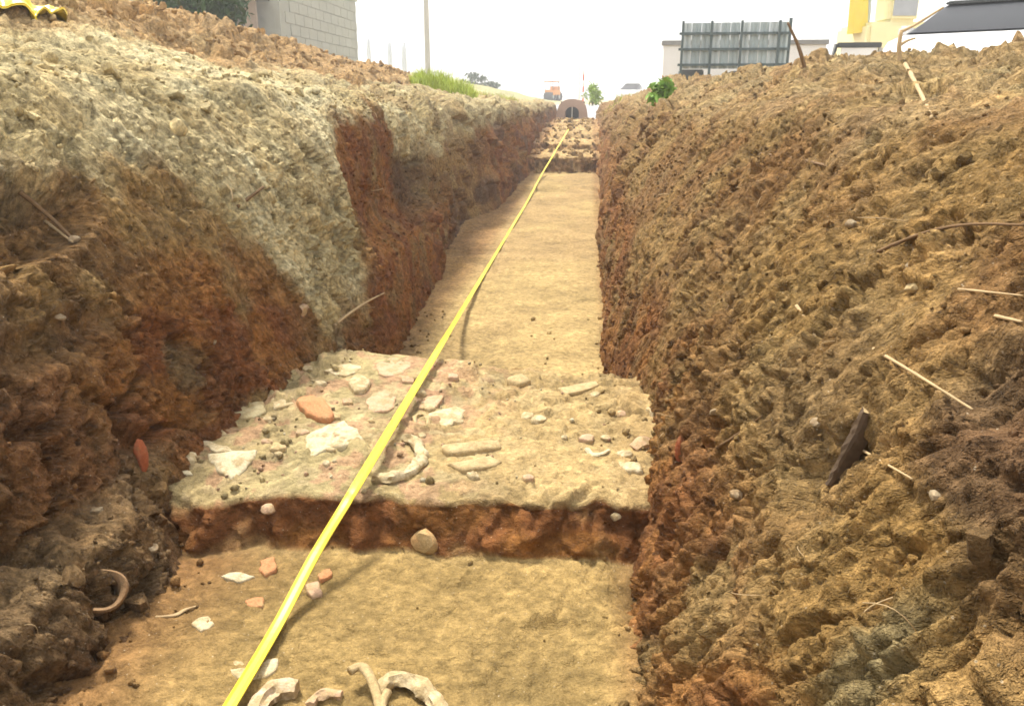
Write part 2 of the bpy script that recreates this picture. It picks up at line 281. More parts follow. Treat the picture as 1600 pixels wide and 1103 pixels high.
# ------------------------------------------------------------------ the stepped floor of the trench
def floor():
    ys=np.array([p[0] for p in FLOOR]); zs=np.array([p[1] for p in FLOOR])
    q=[]; 
    for a,b in zip(FLOOR[:-1],FLOOR[1:]):
        L=math.hypot(b[0]-a[0],b[1]-a[1]); p=0.
        while p<L-1e-6:
            yy=a[0]+(b[0]-a[0])*p/L; q.append((yy,a[1]+(b[1]-a[1])*p/L)); st=(.03 if yy<.8 else .0042*math.hypot(yy,1.1))
            if abs(b[1]-a[1])>abs(b[0]-a[0]): st=min(st,.008+.0015*yy)
            p+=st
    q.append(FLOOR[-1]); q=np.array(q)
    # soften the corners a little
    for _ in range(3): q[1:-1]=.25*q[:-2]+.5*q[1:-1]+.25*q[2:]
    x=np.linspace(-1.75,.62,330); n,m=len(q),len(x)
    P=np.empty((n,m,3)); P[...,0]=x[None,:]; P[...,1]=q[:,:1]; P[...,2]=q[:,1:]
    X=P[...,0].copy(); Y=P[...,1].copy(); Z=P[...,2].copy(); ss=np.concatenate([[0],np.cumsum(np.hypot(*np.diff(q,axis=0).T))])[:,None]*np.ones((1,m))
    dy=np.gradient(ss[:,0])[:,None]
    face=sstep(.35,.8,np.abs(np.gradient(q[:,1])/np.maximum(np.gradient(ss[:,0]),1e-5)))[:,None]*np.ones((1,m))
    def fade(l): return np.clip(l/(2.2*dy),0,1)
    N=normals(P); 
    if N[0,0,2]<0: N=-N
    plat=sstep(1.9,2.1,Y)*sstep(3.5,3.2,Y); pit=sstep(2.1,1.9,Y); farr=sstep(16.3,16.8,Y)
    f1,r1=facets(X*7,ss*7,201); f2,r2=facets(X*17,ss*17,202); f3,r3=facets(X*38,ss*38,203)
    n1=fbm(X*1.6,ss*1.3,204,3)-.5; n2=fbm(X*6,ss*6,205,4)-.5; n3=fbm(X*24,ss*24,206,3)-.5
    rg=sstep(.42,.68,fbm(X*2.4,ss*2.2,207,3))
    edge=sstep(-.8,-1.1,X)*.7+sstep(.02,.18,X)*.6
    am=.40+.8*plat*rg+.15*pit*rg+edge*.5+2.2*farr
    d=.05*n1+am*(.030*n2+.018*f1*rg*fade(.14)+.010*f2*fade(.06)+.004*f3*fade(.026))+.006*n3*fade(.04)
    d+=face*(.03*n2+.006*f1*fade(.14)+.010*f2+.02*(fbm(X*18,ss*5,215,3)-.5))
    # uneven lips of the steps
    P2=P+N*d[...,None]
    lip=np.exp(-((Y-2.04)/.12)**2)+np.exp(-((Y-3.3)/.2)**2)+np.exp(-((Y-16.66)/.3)**2)+np.exp(-((Y-18.95)/.3)**2)+np.exp(-((Y-20.9)/.3)**2)
    P2[...,1]+=lip*(.10*(fbm(X*3,Y*0+3,208,3)-.5)+.05*(noise(X*16,Z*16,209)-.5))+.17*sstep(2.6,3.2,Y)*sstep(4.4,3.5,Y)*(.2-X)
    # the platform sinks towards its front left corner where the rubble begins
    P2[...,2]-=.05*sstep(-.85,-1.15,X)*np.exp(-((Y-2.06)/.16)**2)
    c=np.empty(P.shape); FL=c3(.45,.322,.165); PL=c3(.475,.35,.175); PT=c3(.365,.258,.11)
    c[:]=FL
    c=lerp(c,c3(.50,.37,.18),sstep(.4,.62,fbm(X*1.2,ss*.6,210,3)))
    pc=lerp(PL,c3(.45,.375,.205),sstep(-.35,-.85,X+.25*n1)); pc=lerp(pc,c3(.47,.285,.185),blob(X,Y,-.62,2.85,.22,.34,.5)*sstep(.35,.6,fbm(X*9,Y*9,214,3))*.9)
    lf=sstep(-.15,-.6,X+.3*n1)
    pc=lerp(pc,c3(.54,.44,.26),(.2+.6*lf)*sstep(.58,.64,fbm(X*17,Y*14,216,3))); pc=lerp(pc,c3(.50,.31,.20),.75*lf*sstep(.60,.66,fbm(X*15+7,Y*12,217,3)))
    c=lerp(c,pc,plat)
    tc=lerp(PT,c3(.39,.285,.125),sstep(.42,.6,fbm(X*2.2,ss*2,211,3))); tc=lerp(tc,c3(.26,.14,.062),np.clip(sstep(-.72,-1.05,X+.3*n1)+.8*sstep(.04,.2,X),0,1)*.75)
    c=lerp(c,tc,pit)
    c=lerp(c,c3(.47,.33,.165),farr)
    c=lerp(c,lerp(RED*.9+.1*BROWN,REDO*.85,sstep(.4,.6,fbm(X*5,Z*9,212,3))),np.clip(face*1.3,0,1)*(1-.5*farr)*(.5+.5*sstep(.28,.42,fbm(X*4,Z*6,213,3))))
    c=lerp(c,RED*1.15,np.clip(edge*1.1-.25,0,.75)*(1-plat*.7)*(1-pit*.6))
    c=c*c3(.745,.725,.66)*(1+.28*(r2-.5)*am+.16*(r3-.5)+.6*n2+.35*n1)[...,None]
    o=raw('trench_floor',P2.reshape(-1,3),gridfaces(n,m,True),SOILF,color=c.reshape(-1,3),kind='structure',flow=np.stack([X*.35,ss*.42,Z*.5],2).reshape(-1,3))
    BANKS['F']=dict(P=P2,N=N,c=c,y=q[:,0])
floor()
# flat ground all round, with the dug strip left open
GZ=CAM_Z-.2
def ground():
    xs=[-900,-200,-60,-25,-9.6,6.7,25,60,200,900]; ys=[-60,-20,-2.9,33.6,60,120,300,900,2000]
    V=[]; F=[]; idx={}
    for i,x in enumerate(xs):
        for j,yy in enumerate(ys): idx[i,j]=len(V); V.append((x,yy,GZ))
    for i in range(len(xs)-1):
        for j in range(len(ys)-1):
            if i==4 and j==2: continue
            F.append((idx[i,j],idx[i+1,j],idx[i+1,j+1],idx[i,j+1]))
    m=simple('ground_earth',(.40,.31,.18),var=.25,scale=2.5,bump=.4,bd=.05,scale2=.3)
    raw('ground',V,F,m,kind='structure',smooth=False)
ground()
def tree_of(side):
    D=BANKS[side]; P=D['P']; y=D['y']; a=np.searchsorted(y,.5); P=P[a::3,::3]; n,m=P.shape[:2]
    F=gridfaces(n,m); return BVHTree.FromPolygons([tuple(v) for v in P.reshape(-1,3)],[tuple(f) for f in F.tolist()])
BV={k:tree_of(k) for k in ('L','R','F')}
def hit(px,py,side):
    h=BV[side].ray_cast(Vector((0,0,CAM_Z)),Vector(ray(px,py)).normalized())
    if not h[0]:
        for k in ('F','L','R'):
            h=BV[k].ray_cast(Vector((0,0,CAM_Z)),Vector(ray(px,py)).normalized())
            if h[0]: break
    return (h[0],h[1]) if h[0] else (None,None)
def drop(x,y,side='F'):
    h=BV[side].ray_cast(Vector((x,y,4)),Vector((0,0,-1))); return h[0] if h[0] else Vector((x,y,0))
# ------------------------------------------------------------------ potsherds, stones, roots
def clay(name,col,dust=.72,soil=(.36,.265,.13)):
    """fired clay, partly caked with the trench soil"""
    m,n,b=mat(name); L=n.links.new; g=nd(n,'ShaderNodeNewGeometry')
    a=nd(n,'ShaderNodeTexNoise',Scale=26,Detail=7,Roughness=.7); L(g.outputs['Position'],a.inputs['Vector'])
    f=nd(n,'ShaderNodeTexNoise',Scale=130,Detail=4,Roughness=.7); L(g.outputs['Position'],f.inputs['Vector'])
    mr=nd(n,'ShaderNodeMapRange'); L(a.outputs[0],mr.inputs[0]); mr.inputs[1].default_value=.62-.3*dust; mr.inputs[2].default_value=.72-.22*dust; mr.inputs[3].default_value=.12; mr.inputs[4].default_value=.85
    mx=nd(n,'ShaderNodeMix',data_type='RGBA'); L(mr.outputs[0],mx.inputs[0]); mx.inputs[6].default_value=(*col,1); mx.inputs[7].default_value=(*soil,1)
    m2=nd(n,'ShaderNodeMapRange'); L(f.outputs[0],m2.inputs[0]); m2.inputs[1].default_value=.3; m2.inputs[2].default_value=.7; m2.inputs[3].default_value=.8; m2.inputs[4].default_value=1.2
    vs=nd(n,'ShaderNodeVectorMath',operation='SCALE'); L(mx.outputs[2],vs.inputs[0]); L(m2.outputs[0],vs.inputs['Scale']); L(vs.outputs[0],b.inputs['Base Color'])
    b.inputs['Roughness'].default_value=.9; b.inputs['Specular IOR Level'].default_value=.15
    ad=nd(n,'ShaderNodeMath',operation='MULTIPLY_ADD'); L(a.outputs[0],ad.inputs[0]); ad.inputs[1].default_value=1.5; L(f.outputs[0],ad.inputs[2])
    bp=nd(n,'ShaderNodeBump',Strength=.7,Distance=.006); L(ad.outputs[0],bp.inputs['Height']); L(bp.outputs[0],b.inputs['Normal'])
    return m
CREAM=clay('fired_clay_cream',(.60,.51,.34)); WHITE=clay('fired_clay_white',(.58,.51,.35),.45); BUFF=clay('fired_clay_buff',(.50,.38,.21),.7)
ORANGE=clay('fired_clay_orange',(.50,.225,.105),.35); REDC=clay('fired_clay_red',(.36,.10,.045),.4,(.26,.15,.07)); PINK=clay('fired_clay_pink',(.53,.35,.235),.55)
STONE=clay('pebble_stone',(.36,.29,.19),.6,(.22,.14,.07))
ROOTP=simple('dry_root_pale',(.42,.30,.16),var=.25,scale=120,bump=.3,bd=.001)
ROOTD=simple('dry_root_dark',(.16,.095,.045),var=.3,scale=120,bump=.3,bd=.001)
WOODD=simple('rotten_wood',(.085,.055,.032),var=.4,scale=90,bump=.6,bd=.004)
YEL=simple('tape_yellow',(.66,.53,.02),rough=.42,var=.22,scale=16,bump=.08,bd=.002,spec=.4)
YELE=simple('tape_edge_yellow',(.62,.47,.02),rough=.45,var=.1,scale=9,bump=0)
def nz(p,f,s): return float(noise(np.array([p[0]*f+p[2]*f*.7]),np.array([p[1]*f-p[2]*f*.5]),s)[0])-.5
def sherd(poly,thick,m,label,bulge=.0,tilt=(0,0),lift=.0,name='potsherd',side='F',cat='potsherd',group='potsherds lying in the trench'):
    cx=sum(p[0] for p in poly)/len(poly); cy=sum(p[1] for p in poly)/len(poly)
    h,_=hit(cx,cy,side); z=h.z+lift-.004
    W=[flat(px,py,z) for px,py in poly]; n=len(W)
    # resample the broken outline, keep its corners
    out=[]
    for i in range(n):
        a=W[i]; b=W[(i+1)%n]; k=4
        for q in range(k):
            t=q/k; p=a*(1-t)+b*t; L=np.linalg.norm(b-a); pr=np.array([-(b-a)[1],(b-a)[0],0])/max(L,1e-6)
            out.append(p+pr*L*(.05*math.sin(math.pi*t)+.11*(RNG.random()-.5)))
    c=sum(W)/n; R=max(np.linalg.norm(p-c) for p in out)
    V=[];F=[];N=len(out)
    def ht(p,r):
        d=(p-c); return bulge*(1-r*r)+tilt[0]*d[0]+tilt[1]*d[1]+.007*nz(p,28,5)+.004*nz(p,70,6)
    V.append(np.array([0,0,thick+ht(c,0)]))
    thick*=.72; rings=[(.4,thick),(.75,thick*.99),(.92,thick*.93),(.985,thick*.72),(1.0,thick*.25),(.97,-.02)]
    for r,zz in rings:
        for p in out:
            q=(p-c)*r; V.append(np.array([q[0],q[1],zz+ht(p,min(r,1))]))
    for i in range(N): F.append((0,1+i,1+(i+1)%N))
    for k in range(len(rings)-1):
        for i in range(N):
            a=1+k*N+i; b=1+k*N+(i+1)%N; F.append((a,a+N,b+N,b))
    o=raw(name,np.array(V),F,m,smooth=True); o.location=c
    bm=bmesh.new(); bm.from_mesh(o.data); bmesh.ops.recalc_face_normals(bm,faces=bm.faces); bm.to_mesh(o.data); bm.free()
    if hasattr(o.data,'set_sharp_from_angle'): o.data.set_sharp_from_angle(angle=math.radians(60))
    return tag(o,label,cat,group)
def smoothline(P,k):
    P=[np.array(p,float) for p in P]; out=[]
    for i in range(len(P)-1):
        p0=P[max(i-1,0)];p1=P[i];p2=P[i+1];p3=P[min(i+2,len(P)-1)]
        for q in range(k):
            u=q/k; out.append(.5*((2*p1)+(-p0+p2)*u+(2*p0-5*p1+4*p2-p3)*u*u+(-p0+3*p1-3*p2+p3)*u**3))
    out.append(P[-1]); return out
def tubemesh(P,R,seg=8,flatten=1.0,rough=0.):
    V=[];F=[]; n=len(P)
    for i,p in enumerate(P):
        d=P[min(i+1,n-1)]-P[max(i-1,0)]; d=d/max(np.linalg.norm(d),1e-9)
        up=np.array([0,0,1.]) if abs(d[2])<.9 else np.array([1.,0,0]); a=np.cross(d,up); a/=np.linalg.norm(a); b=np.cross(a,d)
        r=R[i] if hasattr(R,'__len__') else R
        for k in range(seg):
            w=2*math.pi*k/seg; rr=r*(1+rough*2*nz(p*1.0+np.array([k*.37,0,0]),40,9))
            V.append(p+a*math.cos(w)*rr+b*math.sin(w)*rr*flatten)
    for i in range(n-1):
        for k in range(seg):
            F.append((i*seg+k,i*seg+(k+1)%seg,(i+1)*seg+(k+1)%seg,(i+1)*seg+k))
    F.append(tuple(range(seg-1,-1,-1))); F.append(tuple(range((n-1)*seg,n*seg)))
    return V,F
def arc(name,pts,rpx,m,label,lift=0,flatten=.8,cat='potsherd',group='potsherds lying in the trench',taper=True,side='F'):
    h,_=hit(*pts[len(pts)//2],side); 
    if h is None: h=Vector(flat(*pts[len(pts)//2],.21))
    z=h.z+lift; P=smoothline([flat(px,py,z) for px,py in pts],6); dist=np.linalg.norm(P[len(P)//2]-np.array([0,0,CAM_Z])); r=rpx*dist/1256
    n=len(P); R=[r*(.82+.18*math.sin(math.pi*i/(n-1)))*(1+.12*nz(P[i],30,3)) for i in range(n)]
    c=P[0]*0+np.array([P[n//2][0],P[n//2][1],z]); c=c-np.array([0,0,.35*r]); R=[x*(1+.35*nz(P[i],55,13)) for i,x in enumerate(R)]; V,F=tubemesh([p-c-np.array([0,0,.35*r])+np.array([0,0,.012*nz(p,18,14)]) for p in P],R,14,flatten,.38)
    o=raw(name,V,F,m); o.location=c; o.data.set_sharp_from_angle(angle=math.radians(50))
    return tag(o,label,cat,group)
def lump(px,py,side,rpx,m,label,name='stone',squash=(1,1,.7),cat='stone',group=None,sink=.25,seed=0,level=2):
    h,nn=hit(px,py,side); d=(h-Vector((0,0,CAM_Z))).length; r=rpx*d/1256
    bm=bmesh.new(); bmesh.ops.create_icosphere(bm,subdivisions=level,radius=1)
    rr=random.Random(seed or int(px*7+py))
    ax=[Vector((rr.gauss(0,1),rr.gauss(0,1),rr.gauss(0,1))).normalized() for _ in range(9)]; ct=[rr.uniform(.55,.9) for _ in ax]
    for v in bm.verts:
        for a,k in zip(ax,ct):
            q=v.co.dot(a)
            if q>k: v.co-=a*(q-k)*.92
        v.co=Vector((v.co.x*squash[0],v.co.y*squash[1],v.co.z*squash[2]))*r*rr.uniform(.95,1.05)*1.12
    me=bpy.data.meshes.new(name); bm.to_mesh(me); bm.free(); me.polygons.foreach_set('use_smooth',np.ones(len(me.polygons),bool)); me.set_sharp_from_angle(angle=math.radians(32)); me.materials.append(m)
    o=bpy.data.objects.new(name,me); COL.objects.link(o); o.location=h+Vector((0,0,r*squash[2]*(1-2*sink)))*.6; o.rotation_euler=(0,0,rr.uniform(0,6))
    return tag(o,label,cat,group)
def root(pts,side,rpx,m,label,out=.012,name='root',cat='root',group='roots sticking out of the cut earth',tip=.5):
    P=[]
    for i,(px,py) in enumerate(pts):
        h,nn=hit(px,py,side); dv=Vector(ray(px,py)).normalized(); P.append(np.array(h-dv*(out if 0<i else .0)))
    d=np.linalg.norm(P[0]-np.array([0,0,CAM_Z])); r=rpx*d/1256
    # smooth the depth so that the root does not follow every crumb
    for _ in range(3): P=[P[0]]+[.25*P[i-1]+.5*P[i]+.25*P[i+1] for i in range(1,len(P)-1)]+[P[-1]]
    S=smoothline(P,6); n=len(S); c=S[0].copy(); V,F=tubemesh([p-c for p in S],[r*(1-(1-tip)*i/(n-1)) for i in range(n)],6,1,.15)
    o=raw(name,V,F,m); o.location=c; return tag(o,label,cat,group)
# --- yellow survey tape stretched along the trench, just clear of the platform
def tape():
    q=[(-2.6,.42),(.2,.30)]+[(yy,None) for yy in (1.0,1.3)]+[(1.6,None),(1.82,.30),(1.98,.372),(2.1,.398),(2.6,.392),(3.2,.395),(3.45,.39),(4.1,.27),(5.0,.11)]+[(yy,None) for yy in (6.5,8,10,12,14)]+[(15.6,.13),(16.7,.40),(17.8,.39),(19.0,.55),(20.9,.68),(24,.73)]
    P=[]
    for yy,z in q:
        if z is None: z=drop(-.6*(CAM_Z-(.22 if yy<2 else .02)),yy).z+.020
        P.append((-(.600 if yy<12 else .60+.008*(yy-12))*(CAM_Z-z)+(.012 if yy<1.8 else 0),yy,z))
    P=smoothline(P,12)
    V=[];F=[];VE=[];FE=[]; n=len(P); w=.0150; th=.0016
    for i,p in enumerate(P):
        d=P[min(i+1,n-1)]-P[max(i-1,0)]; d/=np.linalg.norm(d); a=np.cross(d,[0,0,1.]); a/=np.linalg.norm(a); b=np.cross(a,d)
        tw=.10*math.sin(p[1]*1.7+.4); a2=a*math.cos(tw)+b*math.sin(tw); b2=np.cross(a2,d)
        for u,v in ((-w,th),(-w*.4,th+.0022),(w*.4,th+.0022),(w,th),(w,-th),(0,-th+.0015),(-w,-th)): V.append(p+a2*u+b2*v)
    for i in range(n-1):
        for k in range(7): F.append((i*7+k,i*7+(k+1)%7,(i+1)*7+(k+1)%7,(i+1)*7+k))
    F.append(tuple(range(7))); F.append(tuple(range((n-1)*7,n*7))[::-1])
    o=raw('measuring_tape',V,F,YEL,smooth=False)
    bm=bmesh.new(); bm.from_mesh(o.data); bmesh.ops.recalc_face_normals(bm,faces=bm.faces); bm.to_mesh(o.data); bm.free()
    tag(o,'bright yellow measuring tape stretched along the whole length of the trench','tape')
tape()
# --- on the platform
sherd([(465,630),(485,624),(505,631),(523,654),(516,662),(490,659),(472,646)],.034,ORANGE,'thick orange red potsherd behind the large white slab sherd',bulge=.006)
sherd([(477,691),(490,680),(540,667),(569,691),(560,698),(520,703),(482,717)],.026,WHITE,'largest white slab like potsherd, just left of the yellow tape',bulge=.004,tilt=(0,.08))
arc('curved_sherd',[(583,741),(610,744),(634,738),(654,722),(659,705),(647,688),(630,684)],9.5,CREAM,'cream half ring pot rim beside the yellow tape on the platform',lift=.018,flatten=.9)
sherd([(325,718),(402,712),(386,735),(362,748),(345,738)],.014,WHITE,'cream triangular potsherd pointing down at the platform front left',bulge=.012,tilt=(0,.12))
sherd([(316,694),(350,701),(366,707),(335,709)],.014,CREAM,'thin pale sliver of pottery just behind the triangular sherd',tilt=(0,.1))
sherd([(318,658),(336,666),(354,680),(345,684),(325,676)],.014,CREAM,'narrow pale sherd at the left wall foot, behind the thin sliver')
sherd([(245,735),(265,729),(292,737),(302,744),(272,743)],.012,WHITE,'flat pale sherd overhanging the platform front left corner',side='F')
lump(296,720,'F',13,CREAM,'small cream lump between the triangular and the overhanging corner sherd',name='potsherd',cat='potsherd',group='potsherds lying in the trench')
sherd([(572,626),(600,611),(618,620),(608,645),(583,647)],.012,PINK,'flat pink sherd left of the tape, above the white slab',bulge=.004)
sherd([(588,572),(618,560),(641,565),(631,586),(600,591)],.012,PINK,'pale pink sherd at the far edge of the platform near the tape')
sherd([(545,602),(558,590),(577,600),(570,616),(553,618)],.03,CREAM,'small blocky cream sherd behind the orange sherd',bulge=.008)
sherd([(648,622),(672,612),(692,620),(683,636),(656,640)],.010,PINK,'flat pink sherd just right of the tape')
sherd([(662,652),(714,638),(727,644),(716,665),(690,673)],.016,CREAM,'cream sherd right of the tape, behind the half ring rim',bulge=.012)
arc('ring_fragment',[(650,664),(648,652),(658,645),(669,651),(667,663)],3.4,BUFF,'tiny amber ring fragment between tape and cream sherd',lift=.008)
sherd([(690,704),(780,696),(783,708),(700,716)],.030,BUFF,'long buff sherd lying crosswise in the middle of the platform',bulge=.008)
sherd([(700,730),(768,719),(786,727),(730,742)],.022,BUFF,'long buff sherd in front of the other long crosswise sherd',bulge=.006)
lump(842,660,'F',12,CREAM,'small pale stone lying alone in the platform middle',group='stones on the platform')
arc('curved_sherd',[(917,700),(925,707),(938,709),(952,703)],4,WHITE,'small white crescent rim at the right part of the platform',lift=.008)
lump(946,687,'F',9,CREAM,'little cream pebble just behind the white crescent rim',group='stones on the platform')
lump(1003,699,'F',18,PINK,'pinkish stone at the right edge of the platform by the bank',group='stones on the platform')
sherd([(966,725),(996,727),(1004,742),(976,739)],.018,CREAM,'cream sherd in front of the pinkish stone at the right',bulge=.006)
lump(397,562,'F',19,BUFF,'rounded buff nodule at the foot of the left wall beyond the sherds',group='stones on the platform',squash=(1.1,.9,.9),sink=.2)
sherd([(345,642),(375,622),(408,629),(416,645),(386,657),(356,653)],.014,clay('fired_clay_greenish',(.46,.40,.24)),'broad greenish pale sherd set flush in the platform left side',bulge=.004)
sherd([(424,626),(455,621),(460,634),(430,641)],.014,CREAM,'small pale sherd left of the orange red sherd')
sherd([(508,582),(545,569),(567,577),(540,591)],.014,CREAM,'pale sherd at the far left edge of the platform')
sherd([(1010,640),(1022,632),(1030,642),(1020,650)],.014,CREAM,'tiny pale chip by the right bank above the pinkish stone')
sherd([(790,597),(812,590),(830,602),(812,608)],.03,BUFF,'buff sherd standing at the platform far edge, middle',bulge=.01)
sherd([(872,610),(930,598),(936,606),(884,618)],.016,BUFF,'long low buff piece at the platform far edge, right of the middle')
# crowd of little chips between the larger pieces
HERO=[('the orange red sherd',495,645),('the large white slab',522,690),('the half ring rim',625,715),('the triangular cream sherd',362,728),('the blocky cream sherd',561,604),('the flat pink sherd left of the tape',596,630),('the far pink sherd',616,575),('the cream sherd right of the tape',697,655),('the long crosswise sherds',738,715),('the lone middle stone',842,660),('the white crescent rim',935,705),('the pinkish stone at the right',1003,699),('the standing buff sherd',810,600),('the flush greenish sherd',382,640),('the long low far edge piece',905,608),('the wall foot nodule',397,562)]
def chips():
    R=random.Random(5); used=set()
    for k in range(44):
        if k<30: px=R.gauss(545,95); py=R.uniform(575,735)
        else: px=R.uniform(660,1000); py=R.uniform(600,760)
        if px<290+(735-py)*.9 or px>1000 or 590<px<640 and 670<py<750: continue
        r=R.uniform(5,11); a0=R.uniform(0,6.28); n=R.randint(4,6); poly=[(px+r*R.uniform(.7,1.25)*math.cos(a0+6.283*i/n)*1.25,py+r*R.uniform(.7,1.2)*math.sin(a0+6.283*i/n)*.55) for i in range(n)]
        kind=R.choice(['pale','pale','buff','pink']); lab=None
        for nm,hx,hy in sorted(HERO,key=lambda h:math.hypot(h[1]-px,2*(h[2]-py)))[:2]:
            dx=px-hx; dy=(py-hy)*2; w=('right of' if dx>0 else 'left of') if abs(dx)>abs(dy) else ('in front of' if dy>0 else 'behind')
            if (w,nm) not in used: used.add((w,nm)); lab='tiny %s pottery chip just %s %s'%(kind,w,nm); break
        if not lab: continue
        sherd(poly,R.uniform(.012,.024),{'pale':CREAM,'buff':BUFF,'pink':PINK}[kind],lab,bulge=.004,name='pottery_chip',cat='pottery chip',group='tiny pottery chips on the platform')
chips()
# --- in the front pit
sherd([(345,904),(370,898),(399,905),(372,913)],.016,WHITE,'white sliver lying in the front pit left of the tape')
sherd([(407,882),(428,877),(432,896),(412,906)],.022,ORANGE,'upright orange sherd in the pit close to the tape')
sherd([(477,919),(498,914),(503,935),(488,939)],.018,PINK,'small pink sherd in the pit just right of the tape')
sherd([(497,901),(516,894),(519,905),(502,913)],.018,ORANGE,'small orange chip in the pit behind the pink sherd')
sherd([(383,941),(412,937),(411,949),(388,950)],.012,ORANGE,'flat orange chip in the pit in front of the white sliver')
sherd([(299,976),(325,965),(336,978),(315,989)],.012,CREAM,'pale chip on the pit floor at the far left')
arc('root_piece',[(243,963),(270,962),(288,952),(306,946)],2.6,ROOTP,'thin pale root piece lying on the pit floor left',lift=.004,cat='root',group='roots sticking out of the cut earth')
sherd([(352,1039),(398,1032),(436,1034),(428,1056),(400,1066),(370,1062)],.014,CREAM,'cream sherd lying under the tape at the bottom edge of the picture',lift=-.004)
arc('curved_sherd',[(464,1070),(438,1070),(414,1082),(402,1104),(400,1130)],15,clay('fired_clay_pale_pink',(.60,.47,.34)),'thick pinkish white curved handle right of the tape at the bottom',lift=.02,flatten=.8)
arc('curved_sherd',[(484,1098),(494,1084),(512,1079),(534,1080)],8,PINK,'small curved pink handle piece at the bottom between two larger handles',lift=.012)
h_=empty('pot_neck',tuple(flat(580,1075,.23))); tag(h_,'broken buff pot neck with two prongs beside the big cream ring','potsherd','potsherds lying in the trench')
for pts,r,nm in (([(546,1048),(564,1041),(578,1056),(588,1082),(596,1120)],7,'prong'),([(606,1080),(598,1098),(596,1125)],6,'wall_piece')):
    z=.25; P=smoothline([flat(*p,z)-np.array(h_.location) for p in pts],6); V,F=tubemesh(P,[r*1.95/1256*(1.1-.2*i/len(P)) for i in range(len(P))],10,.8,.12); raw(nm,V,F,BUFF,h_)
arc('curved_sherd',[(592,1086),(602,1068),(622,1059),(648,1063),(672,1080),(690,1108),(694,1150)],13,clay('fired_clay_pale_cream',(.60,.49,.31)),'large cream ring rim of a pot at the bottom of the picture',lift=.02,flatten=.85)
lump(665,851,'F',24,clay('fired_clay_brick',(.50,.30,.13)),'orange tan brick fragment set in the red front face of the platform',name='brick_fragment',cat='brick',squash=(1.15,.6,.75))
lump(962,809,'F',9,CREAM,'small pale stone in the red step face at the right',group='stones in the step face')
lump(420,798,'F',11,PINK,'pinkish stone in the step face near the left corner',group='stones in the step face')
# --- stones and scraps in the banks
for px,py,s,r,m,l in ((1274,662,'R',9,STONE,'pale pebble in the right bank left of the dark stake'),(1461,776,'R',10,STONE,'pale pebble low in the right bank beside the dark rubble'),(1330,352,'R',9,STONE,'white pebble high in the right bank under the skyline hollow'),(1422,417,'R',7,STONE,'small white pebble below the long dark root'),(1158,262,'R',8,STONE,'pale pebble in the upper right bank near its left end'),(1262,296,'R',7,STONE,'small pale pebble in the upper right bank, second from its left end'),(1425,452,'R',10,BUFF,'buff pebble in the right bank below the small white one'),(1118,645,'R',9,STONE,'pale pebble at the foot of the right bank above the red scrap'),(1150,775,'R',10,STONE,'pale pebble low in the right bank beside the platform edge'),
    (236,858,'L',10,STONE,'pale stone in the rubble left of the front pit'),(150,800,'L',9,STONE,'small white stone above the ledge in the left bank'),(116,377,'L',8,STONE,'white pebble at the end of the hollow in the left bank'),(56,455,'L',8,STONE,'white pebble in the green tinted patch at the left edge'),(94,497,'L',8,STONE,'small pebble below the green tinted patch at the left edge'),(330,536,'L',8,STONE,'pale pebble in the red earth above the nodule')):
    lump(px,py,s,r,m,l,group='stones in the banks',name='pebble')
lump(220,722,'L',17,REDC,'bright red sherd stuck in the left wall by the platform corner',name='potsherd',cat='potsherd',squash=(.6,.5,1.5),group='potsherds in the banks')
lump(1062,708,'R',14,REDC,'red sherd at the foot of the right bank beside the platform',name='potsherd',cat='potsherd',squash=(.5,.5,1.5),group='potsherds in the banks')
lump(470,487,'L',13,PINK,'pale pink stone under the fallen pale earth of the left wall',group='stones in the banks')
# half-buried jar mouth in the rubble left of the pit
def jar():
    h,nn=hit(150,930,'L'); o=empty('jar_neck',h+Vector((.012,-.005,.012))); V=[];F=[]; S=26
    prof=[(.060,-.09),(.066,-.05),(.070,-.01),(.080,.006),(.083,.016),(.076,.021),(.062,.010),(.057,-.02),(.052,-.09)]
    for k in range(S):
        a=2*math.pi*k/S; e=1+.08*math.sin(2*a+.7)
        for r,z in prof: V.append((.72*r*e*math.cos(a),.72*r*e*math.sin(a),z+(.008*math.sin(3*a) if z>-.02 else 0)))
    n=len(prof)
    for k in range(S):
        if k in (9,10,11): continue                         # the broken gap
        for q in range(n-1): a=k*n+q; b=((k+1)%S)*n+q; F.append((a,b,b+1,a+1))
    w=raw('wall',V,F,clay('fired_clay_brown',(.31,.19,.10),.6,(.2,.13,.07)),o); w.data.set_sharp_from_angle(angle=math.radians(60))
    V=[(0,0,-.055)]+[(.045*math.cos(2*math.pi*k/14),.045*math.sin(2*math.pi*k/14),-.06+.01*random.random()) for k in range(14)]
    raw('earth_fill',V,[(0,1+k,1+(k+1)%14) for k in range(14)],simple('earth_fill',(.12,.075,.04),var=.4,scale=90,bump=.8,bd=.01),o)
    o.rotation_euler=(math.radians(38),math.radians(24),.3)
    tag(o,'broken brown jar mouth half buried in rubble left of the front pit','jar')
jar()
